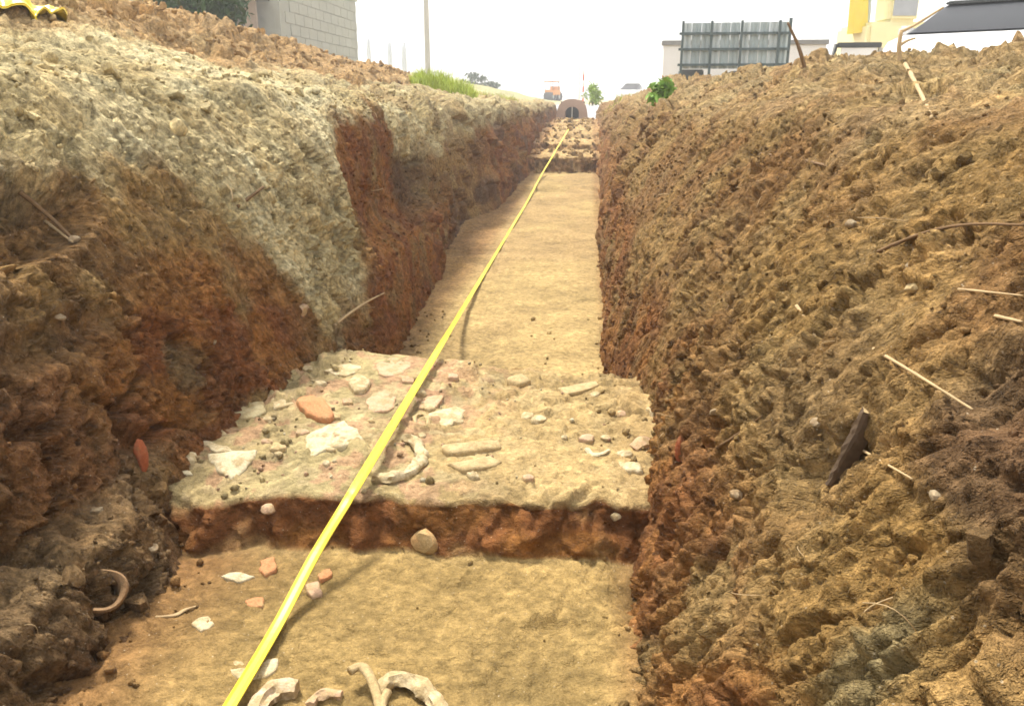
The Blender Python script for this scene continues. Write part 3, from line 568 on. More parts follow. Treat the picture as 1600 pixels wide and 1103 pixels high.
# dark stake remnant in the right bank
def stake():
    a,na=hit(1360,640,'R'); b,nb=hit(1302,758,'R'); o=empty('stake',tuple(a)); d=Vector(b-a); L=d.length; d.normalize(); nrm=(na+nb).normalized(); w=d.cross(nrm).normalized(); nrm=w.cross(d).normalized()
    if nrm.dot(Vector((0,0,CAM_Z))-a)<0: nrm=-nrm
    V=[];F=[];n=16; pr=[(-.011,-.02),(-.011,.005),(-.007,.010),(0,.011),(.007,.010),(.010,.005),(.010,-.02)]
    for i in range(n):
        for u,v in pr:
            k=1-.25*(i/(n-1))**2; V.append(tuple(d*(L*i/(n-1)+.004*random.random())+w*(u*k+.0022*(random.random()-.5))+nrm*(v+.0035*(random.random()-.5)+.003)))
    m=len(pr)
    for i in range(n-1):
        for q in range(m-1): F.append((i*m+q,i*m+q+1,(i+1)*m+q+1,(i+1)*m+q))
    F+= [tuple(range((n-1)*m,n*m))]
    raw('shaft',V,F,WOODD,o,smooth=False); raw('cut_end',V[:m],[tuple(range(m))],BUFF,o,smooth=False)
    tag(o,'dark rotten wooden stake lying in the right bank','stake')
stake()
root([(1365,545),(1400,565),(1440,590),(1482,616),(1520,640)],'R',2.6,ROOTP,'long straight pale root slanting down the right bank above the stake',out=.055)
root([(1372,394),(1410,372),(1450,358),(1500,345),(1545,346),(1598,352)],'R',3.0,ROOTD,'long dark root arching across the upper right bank',out=.05)
root([(1245,478),(1262,505),(1278,532)],'R',3,ROOTP,'short pale root in the middle of the right bank',out=.02)
root([(1498,452),(1540,455),(1598,462)],'R',2.2,ROOTP,'thin pale root at the right edge above the dark hollow')
root([(1556,494),(1575,500),(1598,503)],'R',3.2,ROOTP,'short thick pale root at the right edge of the picture',out=.02)
root([(1345,702),(1380,722),(1425,748)],'R',2.2,ROOTP,'thin pale root crossing right of the dark stake',out=.04)
root([(1170,238),(1200,245),(1240,243),(1268,250),(1300,262)],'R',2.5,ROOTD,'thin dark root high in the right bank near its left part')
root([(1414,100),(1430,128),(1444,150),(1456,185)],'R',3,ROOTP,'pale dry stalk lying down the top of the right bank',out=.03)
root([(523,508),(545,486),(575,466),(600,458)],'L',2.6,ROOTP,'pale root at the foot of the left wall beyond the platform',out=.03)
root([(370,324),(392,308),(412,292)],'L',3.4,ROOTD,'dark root stub in the pale crust of the left wall',out=.03)
root([(70,345),(90,360),(114,379)],'L',2.4,ROOTP,'pale twig in the hollow of the left wall',out=.02)
root([(30,300),(62,322),(95,350),(112,372)],'L',4,ROOTD,'dark root running through the hollow of the left wall',out=.02)
root([(1120,700),(1145,690),(1175,660),(1190,650)],'R',2.5,ROOTD,'dark root near the foot of the right bank above the platform edge',out=.015)
def twig(base,pts,depth_add,rpx,m,label,side='R',branches=()):
    h,_=hit(*base,side)
    if h is None: h=drop(*far(*base,4.5)[:2],side)
    yb=h.y; P=[np.array(h)-np.array([0,0,.03])]+[far(px,py,yb+depth_add*(i+1)) for i,(px,py) in enumerate(pts)]
    o=empty('twig',tuple(h)); c=np.array(h); r=rpx*np.linalg.norm(c-np.array([0,0,CAM_Z]))/1256
    S=smoothline(P,5); V,F=tubemesh([p-c for p in S],[r*(1-.5*i/len(S)) for i in range(len(S))],6,1,.15); raw('stem',V,F,m,o)
    for (i0,pp) in branches:
        B=[P[i0]]+[far(px,py,yb+.06*(k+1)) for k,(px,py) in enumerate(pp)]; S=smoothline(B,5); V,F=tubemesh([p-c for p in S],[r*.6*(1-.5*i/len(S)) for i in range(len(S))],6,1,.15); raw('side_shoot',V,F,m,o)
    tag(o,label,'twig','dry twigs on the right bank')
twig((1262,112),[(1250,80),(1241,58),(1231,36)],.02,3.2,ROOTD,'bare dark twig leaning left on the skyline beside the metal sheet fence')
twig((1408,100),[(1405,72),(1408,50)],.01,4.0,ROOTP,'bent pale twig on the skyline left of the white car',branches=((2,[(1432,38),(1474,12)]),(1,[(1418,64),(1430,60)])))
# ------------------------------------------------------------------ loose crumbs and root hairs (nobody could count them)
def ico(level):
    bm=bmesh.new(); bmesh.ops.create_icosphere(bm,subdivisions=level,radius=1); V=np.array([v.co[:] for v in bm.verts]); F=np.array([[v.index for v in f.verts] for f in bm.faces]); bm.free(); return V,F
def crumbs(name,label,side,num,level,smin,smax,ymin,flt,seed,col=None):
    R=np.random.default_rng(seed); D=BANKS[side]; P,N,C=D['P'],D['N'],D['c']; n,m=P.shape[:2]; i0=np.searchsorted(D['y'],ymin)
    i=R.integers(i0,n-1,num*4); j=R.integers(2,m-2,num*4); p=P[i,j]; ok=flt(p,R.random(len(i)))
    i,j=i[ok][:num],j[ok][:num]; p=P[i,j]; nn=N[i,j]; c=C[i,j]; k=len(i)
    dist=np.linalg.norm(p-np.array([0,0,CAM_Z]),axis=1)
    r=smin*(smax/smin)**(R.random(k)**2.2); r=np.maximum(r,.0022*dist)
    V0,F0=ico(level); var=[]
    for q in range(14):
        V=V0.copy()
        for _ in range(7):
            a=R.normal(size=3); a/=np.linalg.norm(a); d=V@a; t=R.uniform(.35,.8); V-=np.where(d>t,(d-t)*.95,0)[:,None]*a
        var.append(V*R.uniform(.75,1.25,3)*(1+.10*R.normal(size=(len(V),1))))
    var=np.array(var)[R.integers(0,14,k)]
    q=R.normal(size=(k,4)); q/=np.linalg.norm(q,axis=1,keepdims=True); w,x,y,z=q.T
    M=np.stack([1-2*(y*y+z*z),2*(x*y-z*w),2*(x*z+y*w),2*(x*y+z*w),1-2*(x*x+z*z),2*(y*z-x*w),2*(x*z-y*w),2*(y*z+x*w),1-2*(x*x+y*y)],1).reshape(k,3,3)
    V=np.einsum('kij,kvj->kvi',M,var)*r[:,None,None]+(p+nn*(r*.35)[:,None])[:,None,:]
    F=(F0[None]+(np.arange(k)*len(V0))[:,None,None]).reshape(-1,3)
    if col is not None: c=np.array(col)[R.integers(0,len(col),k)]
    cc=np.repeat(c*(R.uniform(.72,1.25,(k,1))),len(V0),0)
    o=raw(name,V.reshape(-1,3),F,SOIL,smooth=(level>1),color=cc,kind='stuff'); tag(o,label,'soil crumbs')
    if level>1: o.data.set_sharp_from_angle(angle=math.radians(38))
up=lambda p,u: (p[:,1]<9)&((u<.5)|(fbm(p[:,1]*3,p[:,0]*3+p[:,2]*3,77,2)>.5))
crumbs('soil_crumbs','fine loose soil crumbs clinging to the left bank','L',2600,1,.004,.014,1.0,lambda p,u:up(p,u)&(p[:,0]>-4.6),1)
crumbs('soil_clods','larger loose soil clods lying on the left bank and its heap','L',520,2,.012,.045,1.1,lambda p,u:up(p,u)&(p[:,0]<-1.55)&(p[:,0]>-4.8),2)
crumbs('soil_clods','big brown clods heaped along the top of the left spoil heap','L',2300,2,.014,.075,2.0,lambda p,u:(p[:,0]<-3.2)&(p[:,0]>-5.2)&(p[:,1]<24),8)
crumbs('soil_crumbs','fine loose soil crumbs clinging to the right bank','R',2600,1,.003,.011,.9,lambda p,u:up(p,u)&(p[:,0]<2.6),3)
crumbs('soil_clods','larger loose soil clods lying on the right bank','R',260,2,.008,.022,.9,lambda p,u:up(p,u)&(p[:,0]<2.6)&(p[:,2]>.7),4)
crumbs('soil_clods','small clods that rolled down to the edges of the trench floor','F',1100,1,.004,.022,1.0,lambda p,u:(p[:,1]<5.5)&(((p[:,0]<-.96)&(p[:,0]>-1.3))|(p[:,0]>.06)|(u<.035)),5)
crumbs('soil_clods','rubble strewn over the rising steps at the far end of the trench','F',170,2,.03,.10,16.4,lambda p,u:(p[:,1]<30)&(p[:,0]>-1.15)&(p[:,0]<.2),12)
crumbs('soil_clods','jumbled rubble clods along the ledge left of the front pit','L',420,2,.010,.036,1.1,lambda p,u:(p[:,1]<2.15)&(p[:,2]<.48),6)
crumbs('pottery_grit','countless pale and pink pottery crumbs bedded in the platform','F',330,1,.004,.014,2.1,lambda p,u:(p[:,1]<3.4)&(p[:,0]>-1.15)&(p[:,0]<.15)&((p[:,0]<-.35)|(u<.35)),14,col=[(.52,.43,.27),(.50,.40,.24),(.46,.30,.19),(.56,.49,.33)])
def hairs():
    R=np.random.default_rng(9); V=[];F=[]
    for side,num in (('R',26),('L',18)):
        D=BANKS[side]; P,N=D['P'],D['N']; n,m=P.shape[:2]; i0=np.searchsorted(D['y'],.9); i1=np.searchsorted(D['y'],6)
        for _ in range(num):
            i=R.integers(i0,i1); j=R.integers(20,int(m*.75)); p=P[i,j]+N[i,j]*.004; d=R.normal(size=3)*.6+np.array([0,0,-.5])+N[i,j]*.5; d/=np.linalg.norm(d); L=R.uniform(.03,.12); b=R.normal(size=3)*.5
            S=[p+d*L*t+b*L*t*t*.6+N[i,j]*.012*math.sin(3.14*t) for t in (0,.17,.33,.5,.66,.83,1)]
            r=R.uniform(.0005,.0012)*max(1,np.linalg.norm(p)/2); v,f=tubemesh(S,r,4); o=len(V); V+=v; F+=[tuple(a+o for a in q) for q in f]
    o=raw('root_hairs',V,F,ROOTP,kind='stuff'); tag(o,'fine pale root hairs hanging from both banks','roots')
hairs()
# ------------------------------------------------------------------ things beyond the trench
def box(V,F,a,b):
    o=len(V); x0,y0,z0=a; x1,y1,z1=b
    V+=[(x0,y0,z0),(x1,y0,z0),(x1,y1,z0),(x0,y1,z0),(x0,y0,z1),(x1,y0,z1),(x1,y1,z1),(x0,y1,z1)]
    F+=[tuple(o+i for i in f) for f in ((3,2,1,0),(4,5,6,7),(0,1,5,4),(1,2,6,5),(2,3,7,6),(3,0,4,7))]
def boxes(name,L,m,parent=None,bev=0):
    V=[];F=[]
    for a,b in L: box(V,F,a,b)
    o=raw(name,V,F,m,parent,smooth=False)
    if bev:
        bm=bmesh.new(); bm.from_mesh(o.data); bmesh.ops.bevel(bm,geom=bm.edges[:],offset=bev,segments=2,affect='EDGES'); bm.to_mesh(o.data); bm.free()
    return o
CONC=simple('concrete_pale',(.26,.27,.23),var=.12,scale=3,bump=.3,bd=.01)
PLAST=simple('plaster_white',(.78,.77,.74),var=.06,scale=4,bump=.15,bd=.005)
DGREY=simple('dark_grey_metal',(.06,.065,.065),rough=.5,var=.2,scale=8,bump=.1)
STEEL=simple('galvanised_sheet',(.37,.43,.43),rough=.45,var=.18,scale=2.5,bump=.1,metal=.3)
STEEL2=simple('galvanised_sheet_worn',(.46,.51,.51),rough=.5,var=.2,scale=2.5,bump=.1,metal=.2)
RAIL=simple('painted_rail',(.07,.10,.10),rough=.6,var=.15,bump=0)
GLASSD=simple('dark_glass',(.010,.012,.016),rough=.3,var=.05,bump=0,spec=.12)
CARW=simple('car_paint_white',(.80,.81,.82),rough=.28,var=.02,bump=0,spec=.5)
RUB=simple('tyre_rubber',(.03,.03,.03),rough=.8,bump=.2)
YPAINT=simple('machine_yellow',(.80,.62,.08),rough=.45,var=.1,scale=5,bump=.05)
OPAINT=simple('machine_orange',(.72,.30,.05),rough=.45,var=.1,scale=5,bump=.05)
POLE=simple('weathered_pole',(.40,.38,.33),var=.15,scale=6)
LEAF=simple('leaf_bright',(.20,.36,.05),rough=.6,var=.35,scale=14,bump=0); LEAFY=simple('leaf_yellow_green',(.26,.40,.04),rough=.6,var=.3,scale=14,bump=0)
LEAFD=simple('leaf_dark',(.035,.075,.022),rough=.6,var=.4,scale=5,bump=0); STEM=simple('bark',(.14,.10,.06),var=.3,scale=20)
GRASSM=simple('dry_grass_slope',(.27,.25,.10),var=.45,scale=3,bump=.8,bd=.08,scale2=.6)
def leaves(cen,rad,num,size,seed,flat_bias=.3):
    R=np.random.default_rng(seed); V=[];F=[]
    cl=R.normal(size=(max(6,num//28),3)); cl/=np.linalg.norm(cl,axis=1,keepdims=True); cl*=R.uniform(.25,1,(len(cl),1))**.6
    for k in range(num):
        q=cl[R.integers(len(cl))]+R.normal(size=3)*.2; p=np.array(cen)+q*np.array(rad)
        a=R.normal(size=3); a/=np.linalg.norm(a); b=np.cross(a,R.normal(size=3)); b/=np.linalg.norm(b); s=size*R.uniform(.6,1.4); n=np.cross(a,b)
        o=len(V); V+=[p-a*s,p+b*s*.38+n*s*.1,p+a*s,p-b*s*.38+n*s*.1]; F.append((o,o+1,o+2,o+3))
    return V,F
def bush(name,base,rad,num,size,m,label,cat='bush',seed=1,group='green bushes beyond the trench',stems=6):
    o=empty(name,base); V,F=leaves((0,0,rad[2]*.9),rad,num,size,seed); raw('crown',V,F,m,o,smooth=False)
    R=random.Random(seed)
    for k in range(stems):
        tip=np.array([R.uniform(-.7,.7)*rad[0],R.uniform(-.7,.7)*rad[1],rad[2]*R.uniform(1,1.6)]); V,F=tubemesh(smoothline([(0,0,-.05),tip*.5+np.array([0,0,.08*rad[2]]),tip],4),[.03*rad[2]*(1-.08*i) for i in range(9)],5); raw('stem',V,F,STEM,o)
    return tag(o,label,cat,group)
def on_ground(px,y,z=None): p=far(px,155,y); return np.array([p[0],y,GZ if z is None else z])
# --- grassy embankment far left and distant rise
def embank():
    xs=np.linspace(-46,-1.5,150); ys=np.linspace(40,95,70); X,Y=np.meshgrid(xs,ys,indexing='ij')
    prof=np.interp(X,[-46,-20,-14,-8,-3.5,-1.5],[3.2,3.0,2.6,1.3,.25,0])
    Z=GZ-.05+prof*np.exp(-((Y-64)/15)**2)*(.9+.5*(fbm(X*.25,Y*.2,301,3)-.5))+.25*(fbm(X*.9,Y*.9,302,3)-.5)*sstep(0,.5,prof)
    P=np.stack([X,Y,Z],2); raw('embankment',P.reshape(-1,3),gridfaces(150,70,True),GRASSM,kind='structure')
embank()
# --- concrete block house with lean-to, left
def house():
    o=empty('block_house',(-11.2,30,GZ)); H=4.55
    boxes('wall',[((-.02,0,0),(.18,10,H))],CONC,o); boxes('wall',[((-6,.0,0),(-.021,.2,H))],CONC,o)
    boxes('wall',[((-6,9.8,0),(-.021,10,H))],CONC,o); boxes('wall',[((-6.2,.0,0),(-6.001,10,H))],CONC,o)
    boxes('parapet',[((-6.3,-.08,H+.002),(.27,10.1,H+.22))],simple('concrete_cap',(.40,.40,.36),var=.15,scale=3),o)
    # block courses: raised blocks on the side wall that faces the trench
    bl=simple('concrete_block',(.29,.30,.255),var=.14,scale=5,bump=.3,bd=.008); V,F=[],[]; box(V,F,(0,0,0),(.03,.97,.37)); me=None
    for r in range(11):
        for c in range(11):
            y0=-.02+c-(.5 if r%2 else 0)
            if y0<0.02 or y0>9: continue
            if me is None: b=raw('block',V,F,bl,o,smooth=False); me=b.data
            else: b=bpy.data.objects.new('block',me); COL.objects.link(b); b.parent=o
            b.location=(.181,y0,.06+r*.4)
    # lean-to in front: dark roof slab, posts, brown back wall
    boxes('lean_to_roof',[((-2.6,-2.6,3.50),(-.15,-.01,3.68))],DGREY,o)
    boxes('lean_to_wall',[((-2.3,-.6,0),(-.45,-.5,3.49))],simple('brown_boards',(.30,.235,.18),var=.3,scale=4),o)
    boxes('post',[((-.32,-2.5,0),(-.17,-2.35,3.49))],DGREY,o); boxes('post',[((-2.55,-2.5,0),(-2.4,-2.35,3.49))],POLE,o)
    tag(o,'pale concrete block house with dark lean to behind the left spoil heap','house')
house()
def tree():
    b=on_ground(325,13.5); o=empty('tree',tuple(b)); V,F=leaves((.1,0,1.75),(.62,.6,.5),2600,.085,21); raw('crown',V,F,LEAFD,o,smooth=False)
    V,F=leaves((-.4,.2,1.6),(.55,.5,.42),1500,.085,22); raw('crown',V,F,LEAFD,o,smooth=False)
    V,F=tubemesh(smoothline([(0,0,-.1),(.06,.05,.6),(-.06,0,1.2),(.03,0,1.8)],5),[.09*(1-.05*i) for i in range(16)],8,1,.1); raw('trunk',V,F,STEM,o)
    for a in ((.4,.2,1.8),(-.5,.1,1.7),(.1,-.4,1.9)): V,F=tubemesh(smoothline([(-.03,0,.9),(a[0]*.5,a[1]*.5,1.3),a],4),[.07*(1-.08*i) for i in range(9)],6); raw('limb',V,F,STEM,o)
    tag(o,'dark leafy tree behind the spoil heap left of the block house','tree')
tree()
# --- yellow plastic sheet on the heap, top left
def sheet():
    p=far(2,16,4.4); x=np.linspace(-1,1,40); X,Y=np.meshgrid(x,x,indexing='ij'); r=np.sqrt(X**2+Y**2)
    Z=.09*(1-r*r*.5)+.10*np.abs(fbm(X*2.2,Y*2.2,401,3)-.5)*2*(1-.3*r)+.03*np.sin(X*7+Y*3); P=np.stack([X*.24*(1+.2*np.sin(3*Y)),Y*.24,Z*1.1-.02],2)
    V=np.concatenate([P.reshape(-1,3),P.reshape(-1,3)-np.array([0,0,.012])]); n=1600
    F1=gridfaces(40,40,True); F2=gridfaces(40,40)+n
    rim=[i*40 for i in range(40)]+[39*40+j for j in range(1,40)]+[i*40+39 for i in range(38,-1,-1)]+[j for j in range(38,0,-1)]
    F=[tuple(f) for f in F1.tolist()]+[tuple(f) for f in F2.tolist()]+[(a,b,b+n,a+n) for a,b in zip(rim,rim[1:]+rim[:1])]
    o=raw('plastic_sheet',V,F,simple('yellow_plastic',(.80,.60,.03),rough=.35,var=.08,bump=.1,spec=.5)); d=drop(p[0],p[1],'L'); o.location=(p[0],p[1],d.z+.02); o.rotation_euler=(0,.3,.4)
    tag(o,'crumpled yellow plastic sheet on top of the left spoil heap','plastic sheet')
sheet()
# --- poles
def pole(px,y,h,r,label,arms=True,m=POLE,group='poles on the skyline',base=None):
    b=on_ground(px,y); o=empty('utility_pole',tuple(b)); V,F=tubemesh([np.array([0,0,h*i/8-.1]) for i in range(9)],[r*(1-.04*i) for i in range(9)],10); raw('shaft',V,F,m,o)
    if arms:
        boxes('crossarm',[((-.8,-.06,h-.6),(.8,.06,h-.45))],m,o)
        for k in (-.7,0,.7): V,F=tubemesh([np.array([k,0,h-.45]),np.array([k,0,h-.25])],[.05,.03],6); raw('insulator',V,F,PLAST,o)
    return tag(o,label,'pole',group)
pole(670,48,9.5,.17,'tallest grey utility pole standing left of the green bush')
GP=simple('far_pole_haze_blue',(.55,.58,.62),var=.1)  # fading by distance is put into this pale bluish colour
pole(580,72,5.2,.25,'short pale post right beside the block house',False,GP)
pole(612,74,5.0,.28,'short pale post between block house and tall pole',False,GP); pole(634,74,5.0,.28,'short pale post nearest the tall utility pole',False,GP)
pole(905,110,14,.14,'thin very pale pole above the far end of the trench',True,simple('far_pole_haze_white',(.8,.8,.8),var=.04))  # near-white colour carries the fading of the far pole in haze
# --- plants
def toplit(px,y): return on_ground(px,y)
def grass_patch(px,y,rx,ry,h,num,m,label,side,seed):
    b=on_ground(px,y); d=drop(b[0],b[1],side); o=empty('grass_patch',(d.x,d.y,d.z)); R=np.random.default_rng(seed)
    for part in range(2):
        V=[];F=[]
        for k in range(num//2):
            a=R.uniform(0,6.28); q=R.random()**.5; x=rx*q*math.cos(a); yy=ry*q*math.sin(a); g=drop(d.x+x,d.y+yy,side).z-d.z-.02
            L=h*R.uniform(.4,1.1)*(1-.55*q*q); az=R.uniform(0,6.28); le=R.uniform(.1,.55); u=np.array([math.cos(az),math.sin(az),0]); w=np.array([-u[1],u[0],0])*.013
            n=len(V); 
            for t in (0,.5,1): 
                c=np.array([x,yy,g+L*t*(1-.15*t)])+u*L*le*t*t; V+=[c-w*(1-.85*t),c+w*(1-.85*t)]
            F+=[(n,n+1,n+3,n+2),(n+2,n+3,n+5,n+4)]
        raw('blades',V,F,m[part],o,kind='stuff')
    return tag(o,label,'grass','grass and weeds beyond the trench')
GR1=simple('grass_yellow_green',(.42,.50,.07),rough=.7,var=.3,scale=10,bump=0); GR2=simple('grass_dry',(.45,.38,.15),rough=.8,var=.3,scale=10,bump=0)
grass_patch(694,15.5,.62,.8,.52,2600,(GR1,GR1),'bright yellow green grass patch at the end of the left spoil heap','L',31)
grass_patch(760,23,1.1,2.2,.26,1300,(GR2,GR1),'dry grass strip on the left trench edge beyond the green patch','L',35)
grass_patch(985,22,.7,1.6,.20,700,(GR2,GR1),'thin dry grass on the right trench edge near its far end','R',36)
for px,y,s,l in ((742,60,.8,'small dark shrub on the embankment crest, nearer the bush'),(766,62,.65,'small dark shrub lower on the embankment crest')):
    b=on_ground(px,y); z=far(px,132 if px<750 else 140,y)[2]; bush('shrub',(b[0],y,z-.1),(s,s*.8,s*.55),420,.14,simple('leaf_far',(.10,.14,.09),var=.3,bump=0),l,cat='shrub',seed=px)
d=on_ground(926,34); bush('bush',tuple(d),(.42,.4,.42),520,.08,LEAFY,'yellow green weed clump at the far end of the trench',seed=33)
d=drop(*on_ground(1036,9.5)[:2],'R'); bush('leafy_plant',(d.x,d.y,d.z-.05),(.16,.16,.17),260,.055,LEAF,'fresh green leafy plant on the right bank left of the metal sheet fence',cat='plant',seed=34,stems=5)
# --- far end of the trench: culvert, red and white rod, orange roller, white van
def culvert():
    p=far(894,166,30.6); x=p[0]; o=empty('culvert',(x,30.6,.78)); pk=simple('concrete_pinkish',(.36,.25,.19),var=.15,scale=5)
    V=[];F=[];S=14
    prof=[]
    for k in range(S+1):
        a=math.pi*k/S; prof.append(((.52+.03*random.random())*math.cos(a),.30+(.38+.06*random.random())*math.sin(a)))
    out=[(.60,-.1)]+prof+[(-.60,-.1)]; inn=[(.25,-.1)]+[(.25*math.cos(math.pi*k/S),.22+.20*math.sin(math.pi*k/S)) for k in range(S+1)]+[(-.25,-.1)]
    n=len(out)
    for yy in (0,1.2):
        for q in out: V.append((q[0],yy,q[1]))
        for q in inn: V.append((q[0],yy,q[1]))
    for i in range(n-1):
        F+=[(i,i+1,n+i+1,n+i),(i,2*n+i,2*n+i+1,i+1),(n+i,n+i+1,3*n+i+1,3*n+i)]
    raw('headwall',V,F,pk,o,smooth=False); boxes('mouth_shade',[((-.45,1.0,-.1),(.45,1.1,.6))],simple('culvert_mouth_shade',(.03,.025,.02)),o); boxes('bar',[((-.02,.05,-.05),(.02,.09,.49))],POLE,o)  # near-black plate stands in for the shade inside the mouth
    tag(o,'small pinkish arched culvert with dark mouth closing the far end of the trench','culvert')
culvert()
def rod():
    b=on_ground(911,38); o=empty('survey_rod',tuple(b)); red=simple('rod_red',(.55,.12,.06),bump=0); 
    for k in range(6): V,F=tubemesh([np.array([0,0,k*.25]),np.array([0,0,k*.25+.249])],.035,8); raw('red_band' if k%2==0 else 'white_band',V,F,red if k%2==0 else PLAST,o)
    tag(o,'thin red and white banded rod standing behind the culvert','rod')
rod()
def wheel(parent,x,y,z,r,w,axis='y',m=RUB):
    S=20; V=[];F=[]; pr=[(r*.55,-w/2),(r*.92,-w/2),(r,-w*.32),(r,w*.32),(r*.92,w/2),(r*.55,w/2)]
    for k in range(S):
        a=2*math.pi*k/S
        for q,u in pr: V.append((q*math.cos(a),u,q*math.sin(a)) if axis=='y' else (u,q*math.cos(a),q*math.sin(a)))
    n=len(pr)
    for k in range(S):
        for q in range(n-1): a=k*n+q; b=((k+1)%S)*n+q; F.append((a,b,b+1,a+1))
    t=raw('wheel',V,F,m,parent); t.location=(x,y,z)
    V=[];F=[]
    for u in (-w*.35,w*.35):
        o=len(V); V.append((0,u,0) if axis=='y' else (u,0,0))
        for k in range(S):
            a=2*math.pi*k/S; V.append((r*.56*math.cos(a),u,r*.56*math.sin(a)) if axis=='y' else (u,r*.56*math.cos(a),r*.56*math.sin(a)))
        for k in range(S): F.append((o,o+1+k,o+1+(k+1)%S))
    raw('rim',V,F,STEEL2,t); return t
def roller():
    b=on_ground(864,80); o=empty('road_roller',tuple(b),1.0)
    boxes('body',[((-.75,-.5,.55),(.55,.5,1.05))],OPAINT,o,.06); boxes('hood',[((.1,-.45,1.051),(.55,.45,1.35))],OPAINT,o,.04)
    boxes('canopy',[((-.75,-.55,1.75),(.35,.55,1.83))],OPAINT,o,.02)
    for x in (-.7,.25):
        for y in (-.48,.44): boxes('post',[((x,y,1.051),(x+.05,y+.05,1.749))],DGREY,o)
    wheel(o,-.5,0,.45,.45,.95); wheel(o,.5,0,.45,.45,.95)
    tag(o,'small orange road roller far away beyond the trench end','road roller')
roller()
def loft_car(o,st,m,name):
    """st: list of (x, half width bottom, z bottom, half width belt, z belt, half width top, z top)"""
    V=[];F=[]
    for x,wb,zb,wm,zm,wt,zt in st: V+=[(x,-wb,zb),(x,-wm,zm),(x,-wt,zt),(x,wt,zt),(x,wm,zm),(x,wb,zb)]
    for i in range(len(st)-1):
        for k in range(6): a=i*6+k; b=i*6+(k+1)%6; F.append((a,a+6,b+6,b))
    F.append(tuple(range(6))); e=(len(st)-1)*6; F.append(tuple(range(e+5,e-1,-1)))
    p=raw(name,V,F,m,o); bm=bmesh.new(); bm.from_mesh(p.data); bmesh.ops.recalc_face_normals(bm,faces=bm.faces); bm.to_mesh(p.data); bm.free()
    p.data.set_sharp_from_angle(angle=math.radians(35)); return p
def car(name,loc,rz,label,cat):
    o=empty(name,loc,rz); w=.86        # nose towards -x
    loft_car(o,[(-2.1,.70,.30,.76,.55,.60,.70),(-1.9,.84,.22,.87,.60,.74,.84),(-1.2,w,.20,.89,.70,.78,.95),(-.62,w,.20,.89,.80,.80,1.01),(1.75,w,.20,.89,.84,.80,1.02),(2.0,.82,.25,.86,.80,.70,.98),(2.15,.72,.32,.78,.6,.6,.75)],CARW,'body')
    gh=loft_car(o,[(-.95,.79,.985,.79,.99,.74,1.0),(-.05,.79,1.0,.70,1.26,.60,1.36),(.35,.79,1.0,.68,1.33,.58,1.455),(1.2,.79,1.0,.68,1.32,.58,1.44),(1.85,.78,1.0,.74,1.03,.66,1.05)],GLASSD,'windows')
    loft_car(o,[(.10,.60,1.415,.61,1.435,.56,1.455),(.4,.62,1.43,.63,1.46,.58,1.478),(1.1,.62,1.42,.63,1.452,.58,1.466),(1.3,.58,1.38,.59,1.42,.54,1.435)],DGREY,'roof')
    for s in (-1,1):
        for x in (.38,1.25): boxes('pillar',[((x,s*.79-.02,1.0),(x+.06,s*.79+.02,1.05))],CARW,o)
        mr=boxes('mirror',[((-.32,s*.98-.09,1.0),(-.18,s*.98+.09,1.14))],CARW,o,.03)
        hl=boxes('headlight',[((-2.06,s*.60-.14,.56),(-1.93,s*.60+.14,.68))],STEEL2,o,.02)
        for x in (-1.35,1.3): wheel(o,x,s*.80,.31,.31,.2)
    V,F=tubemesh(smoothline([(.28,-.3,1.45),(.40,-.3,1.56),(.62,-.3,1.75)],4),.012,6); raw('aerial',V,F,DGREY,o)
    boxes('roof_bar',[((.45,-.60,1.50),(.50,.60,1.54))],DGREY,o,.01); boxes('roof_bar',[((1.0,-.60,1.50),(1.05,.60,1.54))],DGREY,o,.01)
    return tag(o,label,cat,'white cars beyond the trench')
p=far(1452,50,11.); car('parked_car',(p[0]+1.15,12.0,GZ+.02),math.radians(56),'white car with dark windows parked behind the right bank','car')
b=on_ground(985,75); car('parked_car',(b[0],75,GZ),math.radians(75),'tiny white car far off behind the right end of the trench','car')
